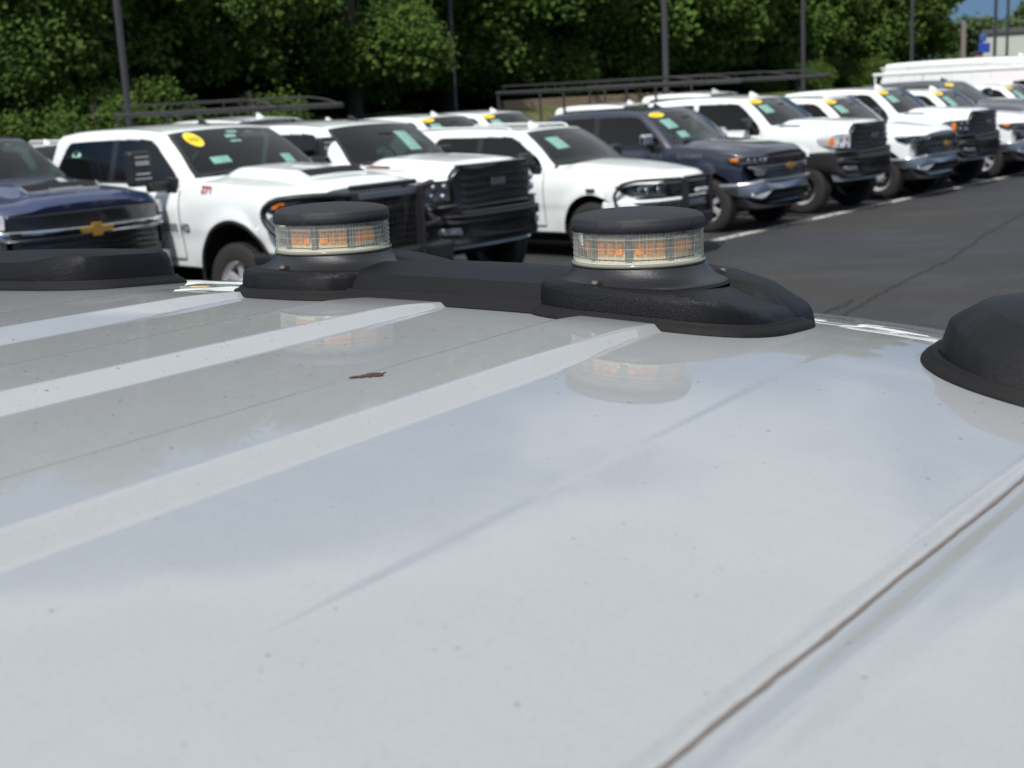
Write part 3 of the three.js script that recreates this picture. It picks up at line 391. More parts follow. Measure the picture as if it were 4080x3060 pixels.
  // wheels
  for (const ax of [0, s.rAx]) for (const sg of [1, -1]) {
    const w = node('wheel', t); w.position.set(ax, s.R, sg * (s.w - 0.135)); if (sg < 0) w.rotation.y = Math.PI;
    part('tyre', tyreGeo(s.R), M.rubber, w); part('brake_disc', discGeo(s.R), M.liner, w); part('rim', rimGeo(o.rim ?? 'alloy', s.R), o.rimMat ?? M.rim, w);
  }
  S('underbody', G('under', () => join([rbox(s.xf - s.xr - 1.0, 0.22, 1.1, (s.xf + s.xr) / 2, s.yb - 0.04, 0, 0.05), bar([0, s.R, -0.8], [0, s.R, 0.8], 0.06), bar([s.rAx, s.R, -0.8], [s.rAx, s.R, 0.8], 0.08)])), M.liner);
  const archG = G('archtrim', () => join([0, s.rAx].map((ax) => { const g = new THREE.TorusGeometry(s.arch + 0.008, 0.024, 6, 44, Math.PI + 0.5); g.rotateZ(-0.25); g.scale(1, 1, 0.7); return warp(g, (x, y, z) => { const X = x + ax, Y = y + s.R + s.archY; return [X, Y, s.sideZ(X, Math.max(Y, s.yb + 0.02)) + z - 0.004]; }); })));
  if (o.archTrim) both('wheel_arch_trim', archG, M.black);
  S('antenna', G('fin', () => { const g = extr([[0, 0], [0.2, 0], [0.06, 0.075], [0.02, 0.08]], 0.03, 0.015, 0.006); g.translate(lerp(s.hdr, s.cabR, 0.14) - 0.1, s.roofY(lerp(s.hdr, s.cabR, 0.14), 0) - 0.008, -0.015); return g; }), o.finMat ?? P);
  both('roof_seam', G('seam', () => patch((u, v) => { const x = lerp(s.hdr - 0.1, s.cabR + 0.25, u), z = s.cabZ(s.roof - 0.06) - 0.10 + 0.02 * v; return [x, s.roofY(x, z) + 0.002, z]; }, 30, 1)), o.seamMat ?? M.trim);
  if (s.hdr && type !== 'van') both('wiper', G('wip', () => tube([[...s.ws(0.02, 0.08, 0.02)], [...s.ws(0.035, 0.35, 0.03)], [...s.ws(0.05, 0.62, 0.02)]], 0.011, 12, 5)), M.black);
  const letter = (str, size, x, y, m, nm = 'lettering') => { const g = letters(str, size); g.rotateY(Math.PI / 2); g.translate(x, y, 0); return S(nm, g, m); };
  const sideLetter = (str, size, x, y, m, nm = 'lettering') => { const g = letters(str, size, 0.008); g.translate(x, y, 0); return S(nm, warp(g, (X, Y, Z) => [X, Y, s.sideZ(X, Y) + Z + 0.003]), m); };
  // noses
  if (type === 'ram') {
    S('grille', G('grille', () => s.front([[-0.56, 1.335, 0.08], [0.56, 1.335, 0.08], [0.70, 1.20, 0.05], [0.64, 0.86], [-0.64, 0.86], [-0.70, 1.20, 0.05]], fx + 0.05, 0.12)), M.gloss);
    for (let i = 0; i < 4; i++) S('grille_slat', G('slat' + i, () => s.front([[-0.56, 0.93 + i * 0.085], [0.56, 0.93 + i * 0.085], [0.565, 0.955 + i * 0.085], [-0.565, 0.955 + i * 0.085]], fx + 0.066, 0.03, 0.01, 0.004)), M.black);
    S('grille_surround', G('gsur', () => join([s.front([[-0.60, 1.35, 0.05], [0.60, 1.35, 0.05], [0.56, 1.29, 0.03], [-0.56, 1.29, 0.03]], fx + 0.075, 0.10, 0.03), s.front([[-0.64, 0.89], [0.64, 0.89], [0.64, 0.85], [-0.64, 0.85]], fx + 0.07, 0.05, 0.01)])), o.surround ?? M.gloss);
    letter('RAM', 0.085, fx + 0.068, 1.09 + s.lift, o.badgeMat ?? M.trim);
    both('headlight', G('hl', () => s.front([[0.70, 1.19], [0.93, 1.19, 0.05], [1.0, 1.12, 0.03], [0.98, 0.97, 0.05], [0.70, 0.95]], fx + 0.045, 0.22, 0.02)), o.lamp ?? M.lampDark);
    both('turn_signal', G('ts', () => s.front([[0.94, 1.14], [0.99, 1.12], [0.985, 1.0], [0.94, 1.0]], fx + 0.055, 0.14, 0.02)), o.signal ?? M.amber);
    both('reflector', G('refl', () => join([[0.76, 1.12, 0.035], [0.86, 1.12, 0.035], [0.78, 1.01, 0.04], [0.88, 1.02, 0.03]].map(([z, y, q]) => { const g = new THREE.SphereGeometry(q, 16, 10); g.scale(0.45, 1, 1); g.translate(fx + 0.047 - s.bend(z), y + s.lift, z); return g; }))), M.chrome);
    S('bumper', G('bump', () => join([s.front([[-1.015, 0.90, 0.04], [-0.66, 0.93], [-0.64, 0.84], [0.64, 0.84], [0.66, 0.93], [1.015, 0.90, 0.04], [1.02, 0.60, 0.08], [0.8, 0.46, 0.06], [-0.8, 0.46, 0.06], [-1.02, 0.60, 0.08]], fx + 0.12, 0.52, 0.04, 0.02, 0.16), s.front([[-0.92, 0.80], [0.92, 0.80], [0.95, 0.70], [-0.95, 0.70]], fx + 0.155, 0.12, 0.04, 0.015, 0.16)])), M.black);
    S('lower_grille', G('lowg', () => s.front([[-0.55, 0.66], [0.55, 0.66], [0.5, 0.53], [-0.5, 0.53]], fx + 0.126, 0.04, 0.04, 0.006, 0.16)), M.liner);
    both('fog_lamp', G('fog', () => s.front([[0.66, 0.66], [0.86, 0.66], [0.86, 0.59], [0.64, 0.58]], fx + 0.135, 0.05, 0.02, 0.006, 0.16)), M.trim);
    both('hood_vent', G('vent', () => { const g = patch((u, v) => { const x = lerp(-0.62, -0.18, u) + 0.05 * v, z = 0.68 + 0.085 * v; return [x, s.top(x, z) + 0.007, z]; }, 8, 4); return flipUp(g); }), M.black);
    if (o.badge) both('hood_badge', G('hbadge', () => flipUp(patch((u, v) => { const x = lerp(-0.56, -0.24, u) + 0.05 * v, z = 0.705 + 0.04 * v; return [x, s.top(x, z) + 0.012, z]; }, 6, 2))), M.redMark);
  } else if (type === 'light') {
    S('grille', G('grille', () => s.front([[-0.74, 1.10, 0.04], [0.74, 1.10, 0.04], [0.70, 0.74], [-0.70, 0.74]], fx + 0.03, 0.06)), M.gloss);
    for (let i = 0; i < 3; i++) S('grille_slat', G('slat' + i, () => s.front([[-0.55, 1.04 - i * 0.035], [0.55, 1.04 - i * 0.035], [0.55, 1.055 - i * 0.035], [-0.55, 1.055 - i * 0.035]], fx + 0.04, 0.03, 0.005, 0.003)), M.black);
    S('grille_bar', G('gbar', () => join([s.front([[-0.88, 0.965, 0.03], [0.88, 0.965, 0.03], [0.80, 0.905, 0.03], [-0.80, 0.905, 0.03]], fx + 0.06, 0.06, 0.02), ...[1, -1].map((q) => s.front([[q * 0.60, 0.91], [q * 0.80, 0.91], [q * 0.76, 0.83], [q * 0.66, 0.83]], fx + 0.05, 0.05, 0.02))])), o.barMat ?? M.trim);
    both('headlight', G('hl', () => s.front([[0.55, 1.11], [0.90, 1.12, 0.02], [0.985, 1.10, 0.02], [0.975, 1.00, 0.02], [0.60, 1.01, 0.03]], fx + 0.045, 0.24, 0.015)), o.lamp ?? M.lampDark);
    both('reflector', G('refl', () => join([0.64, 0.72, 0.80, 0.87].map((z) => { const g = new THREE.SphereGeometry(0.028, 14, 8); g.scale(0.5, 1, 1); g.translate(fx + 0.047 - s.bend(z), 1.06 + s.lift, z); return g; }))), M.chrome);
    both('turn_signal', G('ts', () => s.front([[0.962, 1.10], [0.99, 1.095], [0.985, 1.045], [0.962, 1.045]], fx + 0.05, 0.1, 0.015)), o.signal ?? M.amber);
    S('emblem', G('emb', () => { const g = s.front([[-0.15, 0.955], [-0.045, 0.955], [-0.045, 0.98], [0.045, 0.98], [0.045, 0.955], [0.15, 0.955], [0.13, 0.91], [0.045, 0.91], [0.045, 0.885], [-0.045, 0.885], [-0.045, 0.91], [-0.13, 0.91]], fx + 0.075, 0.03, 0.003, 0.004); return g; }), M.gold);
    S('bumper', G('bump', () => s.front([[-1.02, 0.72, 0.05], [-0.72, 0.76, 0.04], [0.72, 0.76, 0.04], [1.02, 0.72, 0.05], [1.01, 0.55, 0.05], [0.74, 0.46, 0.06], [0.55, 0.60, 0.05], [-0.55, 0.60, 0.05], [-0.74, 0.46, 0.06], [-1.01, 0.55, 0.05]], fx + 0.11, 0.42, 0.03, 0.02, 0.15)), o.bumperMat ?? M.satinChrome);
    S('bumper_step', G('bstep', () => s.front([[-0.74, 0.765], [0.74, 0.765], [0.74, 0.735], [-0.74, 0.735]], fx + 0.13, 0.2, 0.01, 0.008, 0.15)), o.bumperMat ?? M.satinChrome);
    S('lower_valance', G('val', () => s.front([[-0.96, 0.52], [0.96, 0.52], [0.86, 0.33, 0.06], [-0.86, 0.33, 0.06]], fx + 0.06, 0.36, 0.04, 0.02, 0.16)), M.black);
    S('lower_grille', G('lowg', () => s.front([[-0.56, 0.62], [0.56, 0.62], [0.70, 0.47], [-0.70, 0.47]], fx + 0.085, 0.08, 0.03, 0.01, 0.15)), M.liner);
    both('fog_lamp', G('fog', () => { const g = new THREE.SphereGeometry(0.035, 14, 8); g.scale(0.5, 1, 1); g.translate(fx + 0.10 - s.bend(0.86), 0.56, 0.86); return g; }), M.lampClear);
  } else if (type === 'heavy') {
    S('grille', G('grille', () => s.front([[-0.86, 1.22, 0.04], [0.86, 1.22, 0.04], [0.80, 0.72], [-0.80, 0.72]], fx + 0.03, 0.07)), M.gloss);
    for (let i = 0; i < 4; i++) S('grille_slat', G('slat' + i, () => s.front([[-0.78, 0.775 + i * 0.055], [0.78, 0.775 + i * 0.055], [0.785, 0.79 + i * 0.055], [-0.785, 0.79 + i * 0.055]], fx + 0.042, 0.03, 0.005, 0.003)), M.black);
    S('grille_bar', G('gbar', () => s.front([[-0.96, 1.08, 0.03], [-0.3, 1.065], [0.3, 1.065], [0.96, 1.08, 0.03], [0.94, 0.985, 0.03], [0.3, 0.99], [-0.3, 0.99], [-0.94, 0.985, 0.03]], fx + 0.07, 0.07, 0.02)), o.barMat ?? M.chrome);
    S('bar_inlay', G('binl', () => s.front([[-0.9, 1.045, 0.01], [0.9, 1.045, 0.01], [0.9, 1.02, 0.01], [-0.9, 1.02, 0.01]], fx + 0.074, 0.03, 0.008, 0.003)), M.gloss);
    S('emblem', G('emb', () => s.front([[-0.19, 1.06], [-0.055, 1.06], [-0.055, 1.095], [0.055, 1.095], [0.055, 1.06], [0.19, 1.06], [0.165, 1.0], [0.055, 1.0], [0.055, 0.965], [-0.055, 0.965], [-0.055, 1.0], [-0.165, 1.0]], fx + 0.095, 0.035, 0.003, 0.005)), M.gold);
    both('headlight', G('hl', () => s.front([[0.87, 1.235, 0.03], [0.985, 1.23, 0.03], [1.0, 1.10], [0.98, 1.09], [0.87, 1.10]], fx + 0.06, 0.3, 0.02)), o.lamp ?? M.lampClear);
    both('lower_lamp', G('ll', () => s.front([[0.87, 0.97], [0.985, 0.97], [0.97, 0.80, 0.04], [0.87, 0.80]], fx + 0.05, 0.2, 0.02)), M.lampDark);
    both('turn_signal', G('ts', () => s.front([[0.965, 1.21], [1.0, 1.20], [0.995, 1.13], [0.965, 1.13]], fx + 0.062, 0.14, 0.015)), o.signal ?? M.lampClear);
    S('bumper', G('bump', () => s.front([[-1.04, 0.70, 0.05], [-0.8, 0.73], [0.8, 0.73], [1.04, 0.70, 0.05], [1.02, 0.52, 0.06], [0.8, 0.47], [-0.8, 0.47], [-1.02, 0.52, 0.06]], fx + 0.13, 0.46, 0.03, 0.02, 0.15)), o.bumperMat ?? M.satinChrome);
    S('lower_valance', G('val', () => s.front([[-0.9, 0.5], [0.9, 0.5], [0.8, 0.36, 0.05], [-0.8, 0.36, 0.05]], fx + 0.06, 0.3, 0.03, 0.02, 0.15)), M.black);
    const sc = S('hood_scoop_opening', G('sco', () => flipUp(patch((u, v) => { const z = lerp(-0.40, 0.40, u), x = lerp(0.52, 0.345, v) - 0.02 * Math.abs(z); return [x + 0.006, s.top(x, z) + 0.006, z]; }, 20, 6))), M.liner);
    part('scoop_trim', G('sct', () => tube([[0.405, s.top(0.385, 0.42) + 0.01, 0.43], [0.51, s.top(0.51, 0.40) + 0.008, 0.40], [0.515, s.top(0.515, 0) + 0.008, 0], [0.51, s.top(0.51, 0.40) + 0.008, -0.40], [0.405, s.top(0.385, 0.42) + 0.01, -0.43]], 0.009, 40, 6)), o.scoopTrim ?? P, sc);
    if (o.scoopText) { const g = letters('CHEVROLET', 0.05, 0.006); g.rotateX(-1.1); g.rotateY(Math.PI / 2); g.translate(0.565, s.top(0.565, 0) + 0.004, 0); part('lettering', g, M.chrome, sc); }
  } else if (type === 'suv') {
    S('grille', G('grille', () => s.front([[-0.52, 0.93, 0.05], [0.52, 0.93, 0.05], [0.46, 0.74], [-0.46, 0.74]], fx + 0.03, 0.06)), M.gloss);
    for (let i = 0; i < 2; i++) S('grille_slat', G('slat' + i, () => s.front([[-0.46, 0.80 + i * 0.06], [0.46, 0.80 + i * 0.06], [0.46, 0.815 + i * 0.06], [-0.46, 0.815 + i * 0.06]], fx + 0.042, 0.03, 0.005, 0.003)), M.black);
    both('headlight', G('hl', () => s.front([[0.50, 0.93], [0.84, 0.95, 0.03], [0.93, 0.92, 0.03], [0.90, 0.80, 0.04], [0.50, 0.77]], fx + 0.035, 0.34, 0.02)), M.lampDark);
    both('reflector', G('refl', () => join([0.62, 0.76].map((z) => { const g = new THREE.SphereGeometry(0.045, 14, 8); g.scale(0.4, 1, 1); g.translate(fx + 0.037 - s.bend(z), 0.86 + s.lift, z); return g; }))), M.steel);
    S('bumper', G('bump', () => s.front([[-0.95, 0.74, 0.05], [0.95, 0.74, 0.05], [0.95, 0.46, 0.08], [0.7, 0.36, 0.05], [-0.7, 0.36, 0.05], [-0.95, 0.46, 0.08]], fx + 0.075, 0.40, 0.04, 0.025, 0.2)), P);
    S('lower_grille', G('lowg', () => s.front([[-0.62, 0.60], [0.62, 0.60], [0.55, 0.42], [-0.55, 0.42]], fx + 0.082, 0.04, 0.05, 0.006, 0.2)), M.liner);
    S('lower_valance', G('val', () => s.front([[-0.8, 0.42], [0.8, 0.42], [0.7, 0.28], [-0.7, 0.28]], fx + 0.02, 0.3, 0.04, 0.02, 0.2)), M.black);
    both('roof_rail', G('rail', () => tube([[h - 0.25, s.roofY(h - 0.25, 0.62) - 0.01, 0.645], [h - 0.35, s.roofY(h - 0.35, 0.62) + 0.035, 0.645], [back + 0.7, s.roofY(back + 0.7, 0.62) + 0.035, 0.645], [back + 0.6, s.roofY(back + 0.6, 0.62) - 0.01, 0.645]], 0.014, 30, 6)), P);
  } else {
    S('grille', G('grille', () => s.front([[-0.5, 0.95], [0.5, 0.95], [0.45, 0.7], [-0.45, 0.7]], fx + 0.03, 0.06)), M.gloss);
    both('headlight', G('hl', () => s.front([[0.55, 1.0], [0.85, 1.02], [0.85, 0.8], [0.55, 0.8]], fx + 0.035, 0.3, 0.04)), M.lampClear);
    S('bumper', G('bump', () => s.front([[-0.98, 0.62], [0.98, 0.62], [0.95, 0.36], [-0.95, 0.36]], fx + 0.1, 0.4, 0.05, 0.02, 0.18)), M.black);
  }
  if (s.rAx && type !== 'van') both('tail_lamp', G('tail', () => rbox(0.07, s.suv ? 0.2 : 0.4, 0.14, s.xr + 0.03, s.belt - 0.12, s.w - 0.15, 0.03)), M.redMark);
  S('rear_bumper', G('rb', () => rbox(0.25, 0.2, s.w * 1.9, s.xr - 0.02, 0.62, 0, 0.06)), M.trim);
  // notes on the windscreen
  if (o.year) { const [t0, t1, z0, z1] = o.yearAt ?? [0.76, 0.93, 0.42, 0.74]; S('window_sticker', (() => { const g = patch((u, v) => { const a = v * 2 * Math.PI, k = u; const tt = lerp(t0, t1, 0.5 + 0.5 * k * Math.sin(a)), z = lerp(z0, z1, 0.5 - 0.5 * k * Math.cos(a)); return s.ws(tt, z, 0.012); }, 6, 40); const uv = g.attributes.uv; for (let j = 0; j <= 40; j++) for (let i = 0; i <= 6; i++) { const a = j / 40 * 2 * Math.PI, k = i / 6; uv.setXY(j * 7 + i, 0.5 + 0.47 * k * Math.cos(a), 0.5 + 0.47 * k * Math.sin(a)); } return flipOut(g); })(), phys({ map: yearTex(o.year), roughness: 0.5, clearcoat: 0.5 })); }
  for (const [t0, t1, z0, z1] of o.sheets ?? []) S('price_sheet', flipOut(s.wsPatch(t0, t1, z0, z1, -0.006)), M.paper);
  return { t, s, S, both, sideLetter, letter };
}
function meanNormal(g) { const n = g.attributes.normal, v = new THREE.Vector3(); for (let i = 0; i < n.count; i++) v.add(new THREE.Vector3().fromBufferAttribute(n, i)); return v; }
function refl(g) { if (g.index) flip(g); g.computeVertexNormals(); return g; }
function flipUp(g) { return meanNormal(g).y < 0 ? refl(g) : g; }
function flipOut(g) { return meanNormal(g).x < 0 ? refl(g) : g; }
function flipIf(g) { return meanNormal(g).z < 0 ? refl(g) : g; }

// ---------------------------------------------------------------- the cars of the lot
const FRONT = 'vehicles parked in the front row', BACK = 'vehicles parked in the back row';
const sheetUp = [0.42, 0.70, 0.40, 0.64];
{ // navy heavy pickup at the left edge
  const { s, t } = vehicle('heavy', 'pickup_truck', 'navy blue heavy pickup at the left edge with hood scoop and gold emblem', 'pickup truck', row(-10.25, -1.9), FRONT, { paint: M.navy, tow: true, scoopTrim: M.chrome, scoopText: true, signal: M.lampClear });
  part('price_sheet', flipOut(s.wsPatch(0.35, 0.6, 0.1, 0.35, -0.006)), M.paper, t); 
}
{ // white heavy pickup with grille guard
  const { s, t, sideLetter } = vehicle('heavy', 'pickup_truck', 'white heavy pickup with black tube grille guard and round yellow windscreen sticker', 'pickup truck', row(-8.2, -0.1), FRONT, { archTrim: true, tow: true, year: '2020', yearAt: [0.56, 0.90, 0.42, 0.60], barMat: M.gloss, bumperMat: M.black, signal: M.amber, lamp: M.lampDark, finMat: M.black, sheets: [[0.62, 0.80, -0.06, 0.08], [0.84, 0.93, -0.14, 0.0], [0.24, 0.36, 0.30, 0.52], [0.16, 0.32, -0.58, -0.42]] });
  sideLetter('2500 HD', 0.085, -0.93, 0.98, M.trim); sideLetter('Z71', 0.075, -0.40, 1.38, M.redMark);
  part('window_label', s.flat([[-2.95, 1.80, 0.03], [-2.78, 1.80, 0.03], [-2.78, 1.755, 0.03], [-2.95, 1.755, 0.03]], 0.010, 0.004, 0.02), M.mint, t); part('window_label', s.flat([[-1.72, 1.74], [-1.60, 1.74], [-1.60, 1.66], [-1.72, 1.66]], 0.010, 0.004, 0.01), M.mint, t);
  const x = s.xf + 0.24, LG = 0.09, pt = (z, y, dx = 0) => [x + dx - s.bend(z), y + LG, z], loopS = (q) => tube([pt(q * 0.44, 1.22), pt(q * 0.70, 1.25), [x - 0.26, 1.34, q * 0.97], [x - 0.44, 1.31, q * 1.07], [x - 0.58, 1.22, q * 1.09], [x - 0.55, 1.09, q * 1.085], [x - 0.38, 0.97, q * 1.05], pt(q * 0.85, 0.84), pt(q * 0.44, 0.82)], 0.033, 60, 8, 0.5);
  const gd = node('grille_guard', t); for (const q of [1, -1]) { part('headlamp_hoop', loopS(q), M.black, gd); part('upright_plate', rbox(0.30, 0.90, 0.03, x - 0.06, 0.90, q * 0.46, 0.012), M.black, gd); }
  part('guard_tube', join([bar(pt(-0.46, 1.30), pt(0.46, 1.30), 0.028), bar(pt(-0.46, 0.60), pt(0.46, 0.60), 0.03)]), M.black, gd); const mesh = []; for (let i = 0; i < 16; i++) mesh.push(bar(pt(-0.44 + i * 0.0587, 0.62), pt(-0.44 + i * 0.0587, 1.29), 0.006, 5)); for (let i = 0; i < 10; i++) mesh.push(bar(pt(-0.45, 0.64 + i * 0.068), pt(0.45, 0.64 + i * 0.068), 0.006, 5)); part('guard_mesh', mesh, M.black, gd);
  part('cross_plate', rbox(0.03, 0.07, 0.92, x, 1.30, 0, 0.01), M.trim, gd); part('winch_bumper', rbox(0.34, 0.24, 1.9, x - 0.12, 0.62, 0, 0.05), M.black, gd); for (const q of [1, -1]) part('tow_ring', (() => { const g = new THREE.TorusGeometry(0.055, 0.016, 8, 20); g.translate(x + 0.07, 0.55, q * 0.34); return g; })(), M.steel, gd);
}
{ const { t, s } = vehicle('ram', 'pickup_truck', 'white pickup with tall black grille, right of the one with the grille guard', 'pickup truck', row(-6.05, -0.12), FRONT, { badge: true, finMat: M.black, signal: M.lampDark }); part('pale_seat_cover', flipOut(s.wsPatch(0.25, 0.72, -0.42, -0.20, -0.006)), M.paper, t); }
{ // white police-style sport utility with push bar
  const { s, t } = vehicle('suv', 'sport_utility', 'white low sport utility with a black push bar and dark tinted windows', 'sport utility', row(-2.6, 0.2), FRONT, { mirror: M.black, sheets: [[0.40, 0.72, 0.22, 0.46]] });
  const x = s.xf + 0.12, pt = (z, y, dx = 0) => [x + dx - s.bend(z), y + 0.05, z], gd = node('push_bar', t);
  for (const q of [1, -1]) { part('upright_plate', rbox(0.10, 0.58, 0.04, x + 0.04, 0.76, q * 0.30, 0.015), M.black, gd); part('headlamp_hoop', tube([pt(q * 0.30, 0.99), pt(q * 0.62, 1.0), [x - 0.30, 1.05, q * 0.88], [x - 0.48, 1.01, q * 0.985], [x - 0.60, 0.86, q * 0.995], [x - 0.54, 0.70, q * 0.985], [x - 0.32, 0.70, q * 0.9], pt(q * 0.30, 0.68)], 0.022, 50, 8, 0.3), M.black, gd); }
  part('cross_bar', join([bar(pt(-0.3, 1.0, 0.05), pt(0.3, 1.0, 0.05), 0.026), bar(pt(-0.3, 0.74, 0.05), pt(0.3, 0.74, 0.05), 0.02), rbox(0.08, 0.16, 0.6, x + 0.05, 0.5, 0, 0.02)]), M.black, gd); part('lamp_strip', rbox(0.05, 0.05, 0.26, x + 0.1, 0.88, 0, 0.012), M.lampClear, gd);
  part('fender_lamp', rbox(0.14, 0.05, 0.03, 0.02, 0.935, s.sideZ(0.02, 0.94) + 0.012, 0.01), M.lampDark, t);
}
{ const { sideLetter } = vehicle('light', 'pickup_truck', 'dark navy pickup with chrome bumper and a gold grille emblem, between white vehicles', 'pickup truck', row(0.8, -0.08), FRONT, { paint: M.slate, chromeMirror: true, handle: M.slate, barMat: M.trim, year: '2021', sheets: [sheetUp, [0.16, 0.32, 0.36, 0.56]], seamMat: M.gloss }); sideLetter('SILVERADO', 0.06, -0.30, 1.13, M.trim); }
vehicle('ram', 'pickup_truck', 'white pickup with bright steel wheels and clear headlights, right of the navy pickup', 'pickup truck', row(3.68, 0.0), FRONT, { rim: 'steel', rimMat: M.rimBright, lamp: M.lampClear, badgeMat: M.steel, year: '2021', sheets: [sheetUp] });
vehicle('light', 'pickup_truck', 'white pickup with a blackened grille and grey bumper, second right of the navy pickup', 'pickup truck', row(6.48, 0.1), FRONT, { rim: 'steel', year: '2021', sheets: [sheetUp], barMat: M.gloss, signal: M.lampDark, });
vehicle('ram', 'pickup_truck', 'white pickup with a black nose, third right of the navy pickup', 'pickup truck', row(8.65, 0.1), FRONT, { year: '2021', sheets: [sheetUp], badgeMat: M.trim });
vehicle('light', 'pickup_truck', 'white pickup with its nose cut by the right edge of the photo', 'pickup truck', row(11.4, 0.2), FRONT, { year: '2021', sheets: [[0.3, 0.7, 0.4, 0.62]] });
vehicle('heavy', 'pickup_truck', 'dark grey pickup roof and hood near the right edge, behind the white pickups', 'pickup truck', row(13.3, -0.2), FRONT, { paint: M.grey, year: '2021' });
{ const { t, s } = vehicle('light', 'pickup_truck', 'white pickup at the right edge under a white ladder rack', 'pickup truck', row(16.3, 0.0), FRONT, { year: '2021', sheets: [[0.3, 0.7, 0.4, 0.62]] }); rack(t, -4.6, -0.9, 0.80, 2.25, 1.4, M.paperWhite, 4, false); }
vehicle('suv', 'sport_utility', 'red vehicle just showing at the right edge of the photo', 'sport utility', row(19.2, 0.4), FRONT, { paint: M.red });
// back row
function rack(t, x0, x1, z, y, yb, mat, n, cross = true) {
  const g = node('ladder_rack', t);
  for (const q of [1, -1]) { part('side_rail', join([bar([x0, y, q * z], [x1 + 0.15, y, q * z], 0.045), bar([x0 + 0.2, y + 0.16, q * z], [x1 - 0.7, y + 0.16, q * z], 0.02), tube([[x1 - 0.7, y + 0.16, q * z], [x1 - 0.25, y + 0.10, q * z], [x1 + 0.1, y, q * z]], 0.02, 10, 6, 0.5)]), mat, g); for (const x of [x0 + 0.05, lerp(x0, x1, 0.36)]) part('leg', bar([x, yb, q * z], [x, y, q * z], 0.03), mat, g); for (let i = 0; i < 4; i++) part('spindle', bar([lerp(x0 + 0.25, x1 - 0.8, i / 3), y, q * z], [lerp(x0 + 0.25, x1 - 0.8, i / 3), y + 0.16, q * z], 0.014), mat, g); }
  if (cross) for (let i = 0; i < n; i++) part('cross_bar', bar([lerp(x0, x1 + 0.1, i / (n - 1)), y, -z], [lerp(x0, x1 + 0.1, i / (n - 1)), y, z], 0.028), mat, g);
}
{ const { t } = vehicle('heavy', 'pickup_truck', 'white pickup under the left black ladder rack, behind the front row', 'pickup truck', row(-2.3, -6.2), BACK, {}); rack(t, -4.9, -0.45, 0.72, 2.19, 1.5, M.rack, 6); }
vehicle('light', 'pickup_truck', 'white roof with a yellow oval, left of the others behind the sport utility', 'pickup truck', row(0.5, -7.6), BACK, { year: '2021', sheets: [sheetUp] });
vehicle('light', 'pickup_truck', 'white back-row pickup with dark side windows, above the roof of the white sport utility', 'pickup truck', row(2.9, -7.0), BACK, { year: '2021', sheets: [sheetUp] });
vehicle('light', 'pickup_truck', 'white back-row pickup partly hidden by the roof of the navy pickup', 'pickup truck', row(4.8, -7.0), BACK, { year: '2021', sheets: [sheetUp] });
{ const { t } = vehicle('heavy', 'pickup_truck', 'white back-row pickup under the farther black rack, left of the stop sign', 'pickup truck', row(12.0, -5.6), BACK, {}); rack(t, -5.0, 0.9, 0.85, 2.30, 1.5, M.rack, 8); }
{ const { t } = vehicle('light', 'pickup_truck', 'white back-row pickup under the black rack nearest the navy pickup roof', 'pickup truck', row(9.2, -6.4), BACK, {}); rack(t, -5.0, 0.9, 0.85, 2.27, 1.4, M.rack, 8); }
vehicle('suv', 'sport_utility', 'white back-row vehicle far left with a roof fin, behind the navy pickup', 'sport utility', row(-3.9, -10.4), BACK, { sheets: [[0.12, 0.24, 0.0, 0.6]] });
{ const { t, s } = vehicle('van', 'cargo_van', 'long white high-roofed cargo van at right above the parked pickups', 'van', row(20.7, -1.2), BACK, {}); }
{ const { t, s } = vehicle('van', 'cargo_van', 'second white van roof behind the first van at the right edge', 'van', row(25.4, -3.0), BACK, {}); }

